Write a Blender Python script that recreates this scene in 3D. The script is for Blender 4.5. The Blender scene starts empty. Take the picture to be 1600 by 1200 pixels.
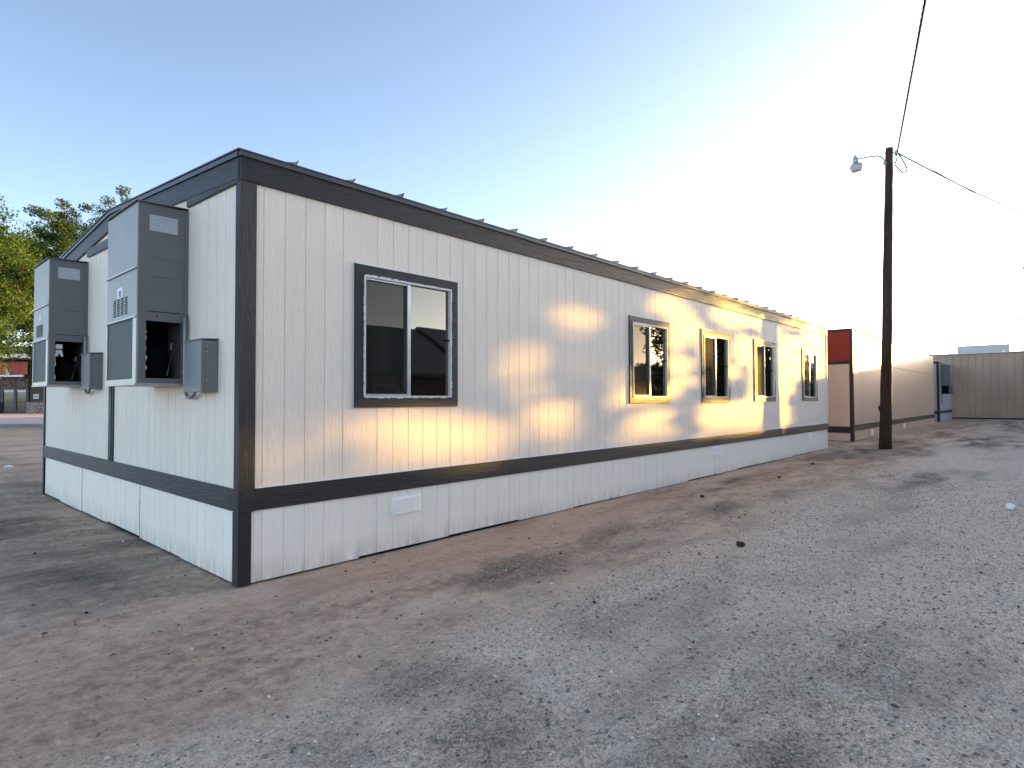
import bpy, math, random
import numpy as np
from mathutils import Vector, Matrix

# ---------------------------------------------------------------- camera, sky, sun, exposure
sc = bpy.context.scene
col = sc.collection
SUN_AZ = 14.2      # degrees off the long wall (+x towards -y)
SUN_EL = 4.2
sa, se = math.radians(SUN_AZ), math.radians(SUN_EL)
S = Vector((math.cos(sa) * math.cos(se), -math.sin(sa) * math.cos(se), math.sin(se)))   # towards the sun

cam = bpy.data.cameras.new('camera')
cam.sensor_width = 36.0
cam.lens = 939.87 / 1600 * 36.0
cam.clip_start = 0.05
cam.clip_end = 8000
camo = bpy.data.objects.new('camera', cam)
col.objects.link(camo)
sc.camera = camo
_yaw, _pit, _rol = 0.736346672, 0.0243374565, -0.0028909734
fw = Vector((math.cos(_yaw) * math.cos(_pit), math.sin(_yaw) * math.cos(_pit), math.sin(_pit)))
rt = Vector((math.sin(_yaw), -math.cos(_yaw), 0))
up = rt.cross(fw)
r2 = math.cos(_rol) * rt + math.sin(_rol) * up
u2 = -math.sin(_rol) * rt + math.cos(_rol) * up
M = Matrix((r2, u2, -fw)).transposed().to_4x4()
M.translation = Vector((-2.1753, -4.9977, 1.53236))
camo.matrix_world = M

world = bpy.data.worlds.new('World')
sc.world = world
world.use_nodes = True
wn = world.node_tree
bg = wn.nodes['Background']
sky = wn.nodes.new('ShaderNodeTexSky')
sky.sky_type = 'NISHITA'
sky.sun_disc = False
sky.sun_elevation = se
sky.sun_rotation = math.radians(90 + SUN_AZ)
sky.altitude = 900
sky.air_density = 0.36
sky.dust_density = 0.9
sky.ozone_density = 0.0
wn.links.new(sky.outputs[0], bg.inputs[0])
bg.inputs[1].default_value = 0.15

sun = bpy.data.lights.new('sun', 'SUN')
sun.energy = 3.1
sun.angle = math.radians(0.53)
sun.color = (1.0, 0.55, 0.09)
suno = bpy.data.objects.new('sun', sun)
col.objects.link(suno)
suno.rotation_euler = S.to_track_quat('Z', 'Y').to_euler()
suno.location = (30, -8, 20)

sc.view_settings.view_transform = 'Standard'
sc.view_settings.look = 'None'
sc.view_settings.gamma = 1
sc.view_settings.exposure = 2.5
sc.cycles.use_denoising = True
sc.cycles.denoising_prefilter = 'ACCURATE'
sc.cycles.denoising_input_passes = 'RGB_ALBEDO_NORMAL'
sc.cycles.max_bounces = 6
sc.cycles.transparent_max_bounces = 12

rng = random.Random(7)
nrs = np.random.RandomState(11)


# ---------------------------------------------------------------- helpers
def tag(o, label=None, cat=None, group=None, kind=None):
    if label: o['label'] = label
    if cat: o['category'] = cat
    if group: o['group'] = group
    if kind: o['kind'] = kind
    return o


def wloc(o):
    v = Vector((0, 0, 0))
    while o is not None:
        v += o.location
        o = o.parent
    return v


def empty(name, loc, label, cat, group=None):
    o = bpy.data.objects.new(name, None)
    o.empty_display_size = 0.2
    o.location = loc
    col.objects.link(o)
    return tag(o, label, cat, group)


class MB:
    """collects faces in world coordinates; build() links ONE mesh object, local to its parent"""
    def __init__(s):
        s.v = []; s.f = []; s.m = []

    def quad(s, a, b, c, d, m=0):
        n = len(s.v); s.v += [tuple(a), tuple(b), tuple(c), tuple(d)]; s.f.append((n, n + 1, n + 2, n + 3)); s.m.append(m)
        return s

    def box(s, x0, x1, y0, y1, z0, z1, m=0, bev=0.0):
        if bev > 0:
            return s.bbox(x0, x1, y0, y1, z0, z1, bev, m)
        n = len(s.v)
        s.v += [(x, y, z) for z in (z0, z1) for (x, y) in ((x0, y0), (x1, y0), (x1, y1), (x0, y1))]
        s.f += [tuple(n + i for i in q) for q in ((3, 2, 1, 0), (4, 5, 6, 7), (0, 1, 5, 4), (1, 2, 6, 5), (2, 3, 7, 6), (3, 0, 4, 7))]
        s.m += [m] * 6
        return s

    def bbox(s, x0, x1, y0, y1, z0, z1, b, m=0):
        lo = (x0, y0, z0); hi = (x1, y1, z1)
        idx = {}
        n = len(s.v)
        for sx in (0, 1):
            for sy in (0, 1):
                for sz in (0, 1):
                    c = [hi[0] if sx else lo[0], hi[1] if sy else lo[1], hi[2] if sz else lo[2]]
                    sg = [-1 if sx else 1, -1 if sy else 1, -1 if sz else 1]
                    for ax in range(3):
                        q = [c[i] + (0 if i == ax else sg[i] * b) for i in range(3)]
                        idx[(sx, sy, sz, ax)] = n + len(idx); s.v.append(tuple(q))
        def F(*k): s.f.append(tuple(idx[i] for i in k)); s.m.append(m)
        for ax in range(3):
            o = [i for i in range(3) if i != ax]
            for d in (0, 1):
                def key(u, w, a=ax):
                    t = [0, 0, 0]; t[ax] = d; t[o[0]] = u; t[o[1]] = w
                    return (t[0], t[1], t[2], a)
                F(key(0, 0), key(1, 0), key(1, 1), key(0, 1))
        for ax in range(3):          # edges along ax
            o = [i for i in range(3) if i != ax]
            for u in (0, 1):
                for w in (0, 1):
                    def key(d, a):
                        t = [0, 0, 0]; t[ax] = d; t[o[0]] = u; t[o[1]] = w
                        return (t[0], t[1], t[2], a)
                    F(key(0, o[0]), key(1, o[0]), key(1, o[1]), key(0, o[1]))
        for sx in (0, 1):
            for sy in (0, 1):
                for sz in (0, 1):
                    F((sx, sy, sz, 0), (sx, sy, sz, 1), (sx, sy, sz, 2))
        return s

    def tube(s, pts, rad, n=8, m=0, cap=True):
        pts = [Vector(p) for p in pts]
        if not isinstance(rad, (list, tuple)): rad = [rad] * len(pts)
        base = len(s.v)
        prev = None
        for i, p in enumerate(pts):
            t = (pts[min(i + 1, len(pts) - 1)] - pts[max(i - 1, 0)]).normalized()
            if prev is None:
                a = Vector((0, 0, 1)) if abs(t.z) < .9 else Vector((1, 0, 0))
                x = t.cross(a).normalized()
            else:
                x = (prev - t * prev.dot(t)).normalized()
            prev = x
            y = t.cross(x)
            for k in range(n):
                an = 2 * math.pi * k / n
                s.v.append(tuple(p + (x * math.cos(an) + y * math.sin(an)) * rad[i]))
        for i in range(len(pts) - 1):
            for k in range(n):
                a = base + i * n + k; b = base + i * n + (k + 1) % n
                s.f.append((a, b, b + n, a + n)); s.m.append(m)
        if cap:
            s.f.append(tuple(base + k for k in range(n - 1, -1, -1))); s.m.append(m)
            e = base + (len(pts) - 1) * n
            s.f.append(tuple(e + k for k in range(n))); s.m.append(m)
        return s

    def prism(s, poly, ext, m=0):
        """poly: list of 3D points, ext: extrusion vector"""
        n = len(poly); b = len(s.v); e = Vector(ext)
        s.v += [tuple(p) for p in poly] + [tuple(Vector(p) + e) for p in poly]
        s.f.append(tuple(b + i for i in range(n - 1, -1, -1))); s.m.append(m)
        s.f.append(tuple(b + n + i for i in range(n))); s.m.append(m)
        for i in range(n):
            j = (i + 1) % n
            s.f.append((b + i, b + j, b + n + j, b + n + i)); s.m.append(m)
        return s

    def build(s, name, mat, parent=None, smooth=False):
        me = bpy.data.meshes.new(name)
        mats = mat if isinstance(mat, (list, tuple)) else [mat]
        off = wloc(parent) if parent is not None else Vector((0, 0, 0))
        org = Vector((0, 0, 0))
        if parent is None:
            a = np.array(s.v)
            org = Vector((float(a[:, 0].mean()), float(a[:, 1].mean()), float(a[:, 2].min())))
            off = org
        me.from_pydata([(x - off.x, y - off.y, z - off.z) for x, y, z in s.v], [], s.f)
        for mm in mats: me.materials.append(mm)
        if len(mats) > 1:
            me.polygons.foreach_set('material_index', s.m)
        import bmesh
        bm = bmesh.new(); bm.from_mesh(me)
        bmesh.ops.recalc_face_normals(bm, faces=bm.faces)
        bm.to_mesh(me); bm.free()
        if smooth:
            me.polygons.foreach_set('use_smooth', [True] * len(me.polygons))
        me.update()
        o = bpy.data.objects.new(name, me)
        o.location = org if parent is None else (0, 0, 0)
        col.objects.link(o)
        if parent is not None: o.parent = parent
        return o


def np_mesh(name, V, F, mat, parent=None, org=None, smooth=False, mi=None):
    """V (n,3), F (m,k) numpy -> one mesh object"""
    me = bpy.data.meshes.new(name)
    V = np.asarray(V, np.float32); F = np.asarray(F, np.int32)
    off = np.array(wloc(parent)) if parent is not None else (np.array(org) if org is not None else np.zeros(3))
    V = V - off.astype(np.float32)
    k = F.shape[1]
    me.vertices.add(len(V)); me.vertices.foreach_set('co', V.ravel())
    me.loops.add(F.size); me.loops.foreach_set('vertex_index', F.ravel())
    me.polygons.add(len(F)); me.polygons.foreach_set('loop_start', np.arange(0, F.size, k, dtype=np.int32))
    try: me.polygons.foreach_set('loop_total', np.full(len(F), k, np.int32))
    except Exception: pass
    for mm in (mat if isinstance(mat, (list, tuple)) else [mat]): me.materials.append(mm)
    if mi is not None: me.polygons.foreach_set('material_index', np.asarray(mi, np.int32))
    if smooth: me.polygons.foreach_set('use_smooth', np.ones(len(F), bool))
    me.update(calc_edges=True); me.validate()
    o = bpy.data.objects.new(name, me)
    o.location = tuple(off) if parent is None else (0, 0, 0)
    col.objects.link(o)
    if parent is not None: o.parent = parent
    return o


def copy_tree(o, parent=None):
    c = o.copy(); col.objects.link(c)
    if parent is not None: c.parent = parent
    for ch in list(o.children): copy_tree(ch, c)
    return c


# ---------------------------------------------------------------- materials
class N:
    def __init__(s, name):
        s.mat = bpy.data.materials.new(name); s.mat.use_nodes = True
        s.t = s.mat.node_tree; s.b = s.t.nodes['Principled BSDF']
        s.tc = None
    def coord(s, kind='Object', scale=(1, 1, 1), rot=(0, 0, 0)):
        if s.tc is None: s.tc = s.t.nodes.new('ShaderNodeTexCoord')
        mp = s.t.nodes.new('ShaderNodeMapping'); mp.inputs['Scale'].default_value = scale; mp.inputs['Rotation'].default_value = rot
        s.t.links.new(s.tc.outputs[kind], mp.inputs[0]); return mp.outputs[0]
    def noise(s, vec, scale=5, detail=4, rough=.5, dist=0):
        n = s.t.nodes.new('ShaderNodeTexNoise'); n.inputs['Scale'].default_value = scale; n.inputs['Detail'].default_value = detail
        n.inputs['Roughness'].default_value = rough; n.inputs['Distortion'].default_value = dist
        s.t.links.new(vec, n.inputs['Vector']); return n.outputs['Fac']
    def voro(s, vec, scale=5, out='Distance', feat='F1'):
        n = s.t.nodes.new('ShaderNodeTexVoronoi'); n.feature = feat; n.inputs['Scale'].default_value = scale
        s.t.links.new(vec, n.inputs['Vector']); return n.outputs[out]
    def wave(s, vec, scale, dist=0, direction='X'):
        n = s.t.nodes.new('ShaderNodeTexWave'); n.bands_direction = direction; n.inputs['Scale'].default_value = scale; n.inputs['Distortion'].default_value = dist
        s.t.links.new(vec, n.inputs['Vector']); return n.outputs['Fac']
    def ramp(s, fac, *stops):
        r = s.t.nodes.new('ShaderNodeValToRGB'); e = r.color_ramp.elements
        while len(e) < len(stops): e.new(.5)
        for i, (p, c) in enumerate(stops):
            e[i].position = p; e[i].color = (c[0], c[1], c[2], 1) if not isinstance(c, (int, float)) else (c, c, c, 1)
        s.t.links.new(fac, r.inputs[0]); return r.outputs[0]
    def mix(s, fac, a, b, mode='MIX'):
        n = s.t.nodes.new('ShaderNodeMix'); n.data_type = 'RGBA'; n.blend_type = mode
        s._in(n.inputs[0], fac); s._in(n.inputs[6], a); s._in(n.inputs[7], b); return n.outputs[2]
    def math(s, op, a, b=0, c=0):
        n = s.t.nodes.new('ShaderNodeMath'); n.operation = op
        s._in(n.inputs[0], a); s._in(n.inputs[1], b); s._in(n.inputs[2], c); return n.outputs[0]
    def sep(s, vec):
        n = s.t.nodes.new('ShaderNodeSeparateXYZ'); s.t.links.new(vec, n.inputs[0]); return n.outputs
    def island(s):
        n = s.t.nodes.new('ShaderNodeNewGeometry'); return n.outputs['Random Per Island']
    def _in(s, sock, v):
        if isinstance(v, bpy.types.NodeSocket): s.t.links.new(v, sock)
        elif isinstance(v, (tuple, list)): sock.default_value = (v[0], v[1], v[2], 1)
        else: sock.default_value = v
    def set(s, **k):
        names = dict(color='Base Color', rough='Roughness', metal='Metallic', spec='Specular IOR Level', ior='IOR', normal='Normal', coat='Coat Weight', alpha='Alpha', trans='Transmission Weight')
        for a, v in k.items(): s._in(s.b.inputs[names[a]], v)
        return s
    def bump(s, h, strength=.3, dist=.01, prev=None):
        n = s.t.nodes.new('ShaderNodeBump'); n.inputs['Strength'].default_value = strength; n.inputs['Distance'].default_value = dist
        s.t.links.new(h, n.inputs['Height'])
        if prev is not None: s.t.links.new(prev, n.inputs['Normal'])
        s.t.links.new(n.outputs[0], s.b.inputs['Normal']); return n.outputs[0]


def painted_board(name, c, dark, along='z', rough=.5, bump=.5, var=.06, spec=.4, grime=0.0):
    """paint over embossed wood grain; along = grain direction"""
    m = N(name)
    f = {'z': (38, 38, 3.2), 'x': (3.2, 38, 38), 'y': (38, 3.2, 38)}[along]
    v = m.coord('Object', f)
    g = m.noise(v, 1.0, 5, .62, 1.6)
    fine = m.noise(m.coord('Object', tuple(q * 4 for q in f)), 1.0, 3, .6, .4)
    big = m.noise(m.coord('Object', (1.1, 1.1, 1.1)), 1.3, 3, .55)
    colr = m.mix(m.ramp(g, (.38, 0.0), (.70, 1.0)), dark, c)
    colr = m.mix(m.math('MULTIPLY', m.ramp(big, (.35, 1.0), (.65, 0.0)), var * 4), colr, tuple(q * .86 for q in c))
    if grime > 0:
        z = m.sep(m.coord('Object'))[2]
        n2 = m.noise(m.coord('Object', (5, 5, 1.2)), 2.0, 5, .6)
        k = m.math('MULTIPLY', m.math('SUBTRACT', .22, z), 3.0)
        k = m.math('MULTIPLY', m.math('MAXIMUM', k, 0), m.ramp(n2, (.35, 0.0), (.7, 1.0)))
        colr = m.mix(m.math('MINIMUM', m.math('MULTIPLY', k, grime), .8), colr, (.32, .22, .16))
    if along == 'z':
        xyz_ = m.sep(m.coord('Object')); bd = m.math('FLOOR', m.math('DIVIDE', m.math('ADD', m.math('ADD', xyz_[0], xyz_[1]), .0085), .1935))
        wnz = m.t.nodes.new('ShaderNodeTexWhiteNoise'); wnz.noise_dimensions = '1D'; m.t.links.new(bd, wnz.inputs['W'])
        colr = m.mix(m.math('MULTIPLY', wnz.outputs['Value'], .16), colr, tuple(q * .80 for q in c))
        st_ = m.noise(m.coord('Object', (14, 14, .5)), 1.0, 4, .6)
        colr = m.mix(m.math('MULTIPLY', m.ramp(st_, (.56, 0.0), (.78, 1.0)), .22), colr, (.42, .36, .30) if c[0] > .3 else c)
    m.set(color=colr, rough=rough, spec=spec)
    h = m.mix(.35, g, fine)
    m.bump(h, bump, .018 if c[0] < .1 else .010)
    return m.mat


def plain(name, c, rough=.5, metal=0, var=.1, scale=6, bump=0, spec=.5):
    m = N(name)
    n = m.noise(m.coord('Object'), scale, 5, .6)
    m.set(color=m.mix(m.ramp(n, (.3, 0.0), (.7, 1.0)), tuple(q * (1 - var) for q in c), tuple(min(1, q * (1 + var)) for q in c)), rough=rough, metal=metal, spec=spec)
    if bump: m.bump(n, bump, .01)
    return m.mat


MAT = {}
MAT['siding'] = painted_board('pale_grey_siding_paint', (.89, .775, .655), (.82, .71, .60), 'z', .62, 1.0, .05, .22)
MAT['skirt'] = painted_board('white_skirting_paint', (.95, .86, .745), (.90, .81, .705), 'z', .55, .7, .04, .3, grime=1.0)
MAT['trim_x'] = painted_board('charcoal_trim_paint_long', (.023, .024, .029), (.014, .0145, .018), 'x', .46, .8, .1, .33)
MAT['trim_y'] = painted_board('charcoal_trim_paint_end', (.023, .024, .029), (.014, .0145, .018), 'y', .46, .8, .1, .33)
MAT['trim_z'] = painted_board('charcoal_trim_paint_upright', (.023, .024, .029), (.014, .0145, .018), 'z', .46, .8, .1, .33)
MAT['roof'] = plain('dark_roof_sheet', (.055, .055, .06), .45, .3, .2, 3)
MAT['rib'] = plain('galvanised_roof_rib', (.18, .18, .18), .4, .6, .2, 8)
MAT['white_frame'] = plain('white_window_frame', (.60, .585, .55), .45, 0, .12, 25)
MAT['alu'] = plain('mill_aluminium', (.42, .42, .42), .35, .8, .1, 10)
MAT['flash'] = plain('torn_white_flashing', (.78, .76, .72), .6, 0, .1, 30)
MAT['vent'] = plain('white_plastic_vent', (.97, .92, .86), .5, 0, .05, 10)
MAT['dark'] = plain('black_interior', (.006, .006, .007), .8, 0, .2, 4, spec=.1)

g = N('dark_window_glass')
g.set(color=(.004, .004, .004), rough=.015, ior=2.5, spec=.5); g.b.inputs['Specular Tint'].default_value = (1, .86, .66, 1)
gn = g.noise(g.coord('Object', (1, 1, 1)), 1.6, 1, .4); g.bump(gn, .018, .05)
MAT['glass'] = g.mat
s_ = N('insect_screen_mesh')
sn = s_.noise(s_.coord('Object', (3.2, 3.2, .9)), 1.4, 3, .5, 1.5)
s_.set(color=s_.mix(s_.ramp(sn, (.4, 0.0), (.65, 1.0)), (.012, .011, .010), (.030, .027, .024)), rough=.8, alpha=.55, spec=.2)
MAT['screen'] = s_.mat

MAT['ac_side'] = plain('grey_cabinet_steel', (.155, .150, .148), .5, 0, .07, 3)
MAT['ac_front'] = plain('pale_grey_green_panel_steel', (.265, .25, .215), .45, 0, .10, 2.5)
MAT['ac_edge'] = plain('bright_panel_edge', (.40, .375, .335), .4, .3, .06, 8)
cg = N('grey_coil_guard')
cw = cg.wave(cg.coord('Object', (1, 1, 1)), 60, 0, 'Z'); cw2 = cg.wave(cg.coord('Object', (1, 1, 1)), 90, 0, 'Y')
cn = cg.noise(cg.coord('Object', (6, 6, 1.5)), 1.5, 4, .6)
cc = cg.mix(cg.math('MULTIPLY', cw, .5), (.065, .07, .075), (.10, .105, .11)); cc = cg.mix(cg.math('MULTIPLY', cg.ramp(cn, (.45, 0.0), (.8, 1.0)), .4), cc, (.13, .115, .10))
cg.set(color=cc, rough=.6, metal=.3); cg.bump(cw2, .3, .004)
MAT['coil'] = cg.mat
MAT['grille'] = plain('dark_grille', (.03, .032, .034), .6, 0, .2, 20)
lb = N('paper_rating_label')
v1 = lb.coord('Object', (1, 1, 1)); ln = lb.wave(v1, 26, 0, 'Z'); nz = lb.noise(lb.coord('Object', (160, 160, 60)), 1, 2, .5)
txt = lb.math('MULTIPLY', lb.ramp(ln, (.45, 0.0), (.6, 1.0)), lb.ramp(nz, (.46, 0.0), (.56, 1.0)))
lb.set(color=lb.mix(lb.math('MULTIPLY', txt, .6), (.50, .51, .52), (.16, .17, .19)), rough=.6)
MAT['label'] = lb.mat
MAT['sticker'] = plain('white_sticker', (.72, .74, .76), .5, 0, .04, 10)
MAT['ink'] = plain('printed_ink', (.08, .09, .11), .6, 0, .1, 10)
MAT['emt'] = plain('grey_conduit', (.22, .24, .25), .4, .5, .1, 8)
MAT['wirecopper'] = plain('loose_copper_wire', (.10, .085, .065), .4, .6, .1, 8)
MAT['box'] = plain('grey_disconnect_enamel', (.165, .175, .175), .45, 0, .07, 4)
MAT['galv'] = plain('galvanised_steel', (.46, .44, .42), .45, .6, .1, 10)
MAT['lens'] = plain('frosted_refractor', (.58, .56, .50), .35, 0, .06, 12)
MAT['cable'] = plain('black_cable', (.03, .03, .032), .8, 0, .2, 10, 0, .05)

pl = N('weathered_pole_wood')
a = pl.noise(pl.coord('Object', (30, 30, 1.0)), 1.2, 6, .65, .6)
b = pl.noise(pl.coord('Object', (3, 3, .5)), 1.3, 3, .6)
pl.set(color=pl.mix(pl.ramp(b, (.4, 0.0), (.65, 1.0)), pl.ramp(a, (.3, (.013, .007, .004)), (.62, (.055, .028, .017))), pl.ramp(a, (.3, (.018, .011, .007)), (.65, (.085, .052, .033)))), rough=.75, spec=.25)
pl.bump(a, 1.0, .02)
MAT['pole'] = pl.mat

# tan buildings
MAT['tan_siding'] = painted_board('tan_siding_paint', (.74, .50, .355), (.66, .44, .31), 'z', .42, .5, .06, .5)
MAT['brown_trim'] = painted_board('dark_brown_trim_paint', (.028, .018, .017), (.018, .012, .011), 'x', .5, .8, .1, .45)
MAT['red_panel'] = plain('red_painted_panel', (.30, .042, .024), .8, 0, .12, 1.2, 0, .1)
MAT['lilac'] = painted_board('cool_white_siding_paint', (.55, .50, .54), (.50, .46, .49), 'z', .5, .4, .05, .4)
tm = N('tan_ribbed_steel')
tn = tm.noise(tm.coord('Object', (.6, .6, .25)), 1.2, 4, .6)
tm.set(color=tm.mix(tm.ramp(tn, (.35, 0.0), (.65, 1.0)), (.44, .29, .19), (.52, .35, .235)), rough=.5, spec=.4)
MAT['tan_steel'] = tm.mat
MAT['white_metal'] = plain('white_roof_metal', (.70, .69, .67), .4, 0, .06, 2)
MAT['unit_grey'] = plain('pale_grey_unit_steel', (.62, .56, .51), .5, 0, .06, 2)


# ---------------------------------------------------------------- ground
def gz(x):
    return 0.0036 * min(max(x, 0), 60)


def fnoise(X, Y, seed, scale, octs=4):
    """cheap smooth value noise with numpy"""
    r = np.random.RandomState(seed); T = r.rand(256, 256)
    out = np.zeros_like(X); amp = 1; tot = 0
    for o in range(octs):
        u = X * scale * 2 ** o + 37.1 * o; w = Y * scale * 2 ** o + 11.7 * o
        iu = np.floor(u).astype(int); iw = np.floor(w).astype(int); fu = u - iu; fw_ = w - iw
        fu = fu * fu * (3 - 2 * fu); fw_ = fw_ * fw_ * (3 - 2 * fw_)
        g_ = lambda i, j: T[i % 256, j % 256]
        out += amp * ((g_(iu, iw) * (1 - fu) + g_(iu + 1, iw) * fu) * (1 - fw_) + (g_(iu, iw + 1) * (1 - fu) + g_(iu + 1, iw + 1) * fu) * fw_)
        tot += amp; amp *= .5
    return out / tot - .5


def axis(c0, c1, fine, far, growth=1.16):
    a = list(np.arange(c0, c1, fine)); st = fine
    while a[-1] < far: st *= growth; a.append(a[-1] + st)
    st = fine; lo = [a[0]]
    while lo[-1] > -far: st *= growth; lo.append(lo[-1] - st)
    return np.array(lo[:0:-1] + a)


def ground_h(X, Y):
    h = 0.0036 * np.clip(X, 0, 60)
    near = np.exp(-((np.maximum(np.abs(X - 8) - 22, 0) / 10) ** 2)) * np.exp(-((np.maximum(np.abs(Y + 2) - 14, 0) / 10) ** 2))
    b = 0.050 * fnoise(X, Y, 3, .35, 3) + 0.030 * fnoise(X, Y, 4, 1.6, 3) + .030 * fnoise(X, Y, 9, 5, 4)
    # wheel tracks along the lane
    wob = .35 * fnoise(X, Y * 0, 5, .15, 2)
    for yc in (-3.3, -4.9, -7.2):
        b -= .022 * np.exp(-((Y - yc - wob) / .33) ** 2)
    bx = np.maximum(np.maximum(-X, X - 17.1), 0); by = np.maximum(np.maximum(-Y, Y - 7.4), 0)
    dist = np.sqrt(bx * bx + by * by)
    b = b * np.clip(dist / .8, .25, 1) - .012 * np.exp(-(dist / .3) ** 2)
    return h + b * near


gx = axis(-4, 20, .042, 2500, 1.12); gy = axis(-7.5, 4.0, .038, 2500, 1.12)
X, Y = np.meshgrid(gx, gy)
Z = ground_h(X, Y)
V = np.stack([X.ravel(), Y.ravel(), Z.ravel()], 1)
nx, ny = len(gx), len(gy)
i, j = np.meshgrid(np.arange(nx - 1), np.arange(ny - 1))
q = (j * nx + i).ravel()
F = np.stack([q, q + 1, q + 1 + nx, q + nx], 1)

# where coarse dark gravel and damp brown soil lie: centre, two half axes, weight
DARK = [(2.1, -1.62, .6, -.55, .4, .3), (3.8, -1.6, .5, -.42, .9, .34), (5.8, -1.6, .5, -.44, .8, .22), (7.6, -1.7, .45, -.45, .9, .16), (1.5, -1.5, .25, -.2, .2, .16),
        (-.18, -2.5, .34, -.3, .2, .24), (-.75, -2.6, .28, -.24, .15, .2), (-.2, -3.1, .3, -.3, .2, .2), (-.5, -3.4, .3, -.25, .2, .2), (-.05, 2.1, .42, -.5, .5, 1.3), (-.8, 1.2, .5, -.6, .3, .9), (.1, 8, .5, -.5, .4, 2.4), (-2.2, 5, .8, -.5, .5, 2.0),
        (11.9, -3.4, .6, -.7, 1.2, .14), (10.3, -3.2, .5, -.55, 1.2, .18), (.3, -3.9, .3, -.3, .3, .16), (1.9, -4.4, .4, -.3, .6, .18), (14.8, -1.1, .6, -.7, 1.6, .34), (18, -2.0, .7, -.6, 2.2, .4)]
BROWN = [(8.5, -0.75, 1.6, 0.1, 0, 0.45), (12.5, -0.8, 2.2, 0.1, 0, 0.5), (16.5, -1.0, 2.6, 0.1, 0, 0.7), (21, -1.3, 2.6, 0.1, 0, 0.9), (26, -1.8, 3.4, 0.2, 0, 0.8), (33, -1.5, 4.5, 0.2, 0, 0.9), (39, -3.2, 3.5, 0.2, 0, 1.6), (30, -5.5, 4, 0.2, 0, 0.5), (-0.9, 4.5, 0.5, 0.0, 0.0, 3.2), (-2.6, 8, 1.2, 0, 0, 4.5), (-1.2, 15, 2, 0, 0, 6), (24, -3, 1, -1, 5, 0.7), (33, -4, 1, -1, 6, 1.2)]
LANE_STAIN = [(1.7, -3.2, 0.6000000000000001, -0.6000000000000001, 0.8999999999999999, 0.33), (1.2, -3.75, 0.39, -0.42000000000000004, 0.8999999999999999, 0.30000000000000004), (3.4, -3.25, 0.44999999999999996, -0.44999999999999996, 0.75, 0.18), (6.9, -3.05, 0.6000000000000001, -0.6000000000000001, 1.2000000000000002, 0.195), (1.45, -2.67, 0.375, -0.375, 0.44999999999999996, 0.18), (8.8, -2.4, 0.44999999999999996, -0.6000000000000001, 2.0999999999999996, 0.30000000000000004), (5.2, -3.7, 0.44999999999999996, -0.44999999999999996, 0.8999999999999999, 0.12), (0.2, -3.4, 0.30000000000000004, -0.30000000000000004, 0.44999999999999996, 0.21000000000000002)]


def blob_mask(L, X, Y, seed):
    w1 = fnoise(X * .8, Y * 1.5, seed, 1.0, 5) * 1.5; w2 = fnoise(X + 50, Y * 1.4, seed + 1, 4.5, 4) * 1.3
    out = np.zeros_like(X)
    for cx, cy, ax_, ay_, bx_, by_ in L:
        det = ax_ * by_ - ay_ * bx_
        dx = X - cx; dy = Y - cy
        u = (dx * by_ - dy * bx_) / det; w = (-dx * ay_ + dy * ax_) / det
        d = np.sqrt(u * u + w * w) + w1 + .5 * w2
        out = np.maximum(out, np.clip((1.35 - d) / 1.15, 0, 1))
    return out * np.clip(.62 + 2.6 * fnoise(X * .8 + 9, Y * 2.4, seed + 9, 1.5, 4), .12, 1)


yy_m = Y + 1.5 * fnoise(X * .55, Y * 1.2, 61, .5, 4) + .9 * fnoise(X, Y * 1.6, 62, 1.4, 3)
m_lane = np.clip((-yy_m - 1.75) / .9, 0, 1); m_lane[np.abs(X) > 60] = .5
m_dark = blob_mask(DARK, X, Y, 70); m_brown = np.maximum(blob_mask(BROWN, X, Y, 80), .42 * blob_mask(LANE_STAIN, X, Y, 90))

gm = N('dirt_and_gravel')
def attr(nm):
    n_ = gm.t.nodes.new('ShaderNodeAttribute'); n_.attribute_name = nm; return n_.outputs['Fac']
lane = attr('gravel_mask'); dk = attr('coarse_mask'); bk = attr('damp_mask')
C1 = gm.coord('Object', (1, 1, 1))
n1 = gm.noise(C1, 9, 8, .7)
n2 = gm.noise(C1, 48, 4, .7)
n2b = gm.noise(C1, 130, 3, .7)
n3 = gm.noise(gm.coord('Object', (.22, .8, 1)), 1.6, 5, .62)
n4 = gm.noise(gm.coord('Object', (.45, 1.2, 1)), 1.0, 6, .66, .4)
va = gm.sep(gm.voro(C1, 115, 'Color'))[0]
vb = gm.sep(gm.voro(C1, 48, 'Color'))[0]
vc = gm.sep(gm.voro(C1, 21, 'Color'))[0]
vgr = gm.math('ADD', gm.math('MULTIPLY', va, .55), gm.math('ADD', gm.math('MULTIPLY', vb, .35), gm.math('MULTIPLY', vc, .10)))
dirt = gm.mix(gm.ramp(n1, (.30, 0.0), (.66, 1.0)), (.27, .18, .125), (.72, .515, .375))
dirt = gm.mix(gm.math('MULTIPLY', gm.ramp(n3, (.42, 0.0), (.62, 1.0)), .6), dirt, (.84, .63, .47))
dirt = gm.mix(gm.math('MULTIPLY', gm.ramp(n4, (.54, 0.0), (.68, 1.0)), .55), dirt, (.25, .18, .14))
dirt = gm.mix(gm.math('MULTIPLY', gm.ramp(n2, (.34, 1.0), (.46, 0.0)), .5), dirt, (.13, .085, .062))
grav = gm.mix(gm.ramp(vgr, (.22, 0.0), (.66, 1.0)), (.40, .315, .235), (.93, .77, .60))
dust = gm.mix(gm.ramp(n1, (.3, 0.0), (.7, 1.0)), (.66, .515, .385), (.90, .725, .555))
grav = gm.mix(gm.math('MULTIPLY', gm.ramp(n3, (.40, 0.0), (.60, 1.0)), .45), grav, dust)
grav = gm.mix(gm.math('MULTIPLY', gm.ramp(n2, (.33, 1.0), (.47, 0.0)), .22), grav, (.15, .118, .092))
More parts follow.
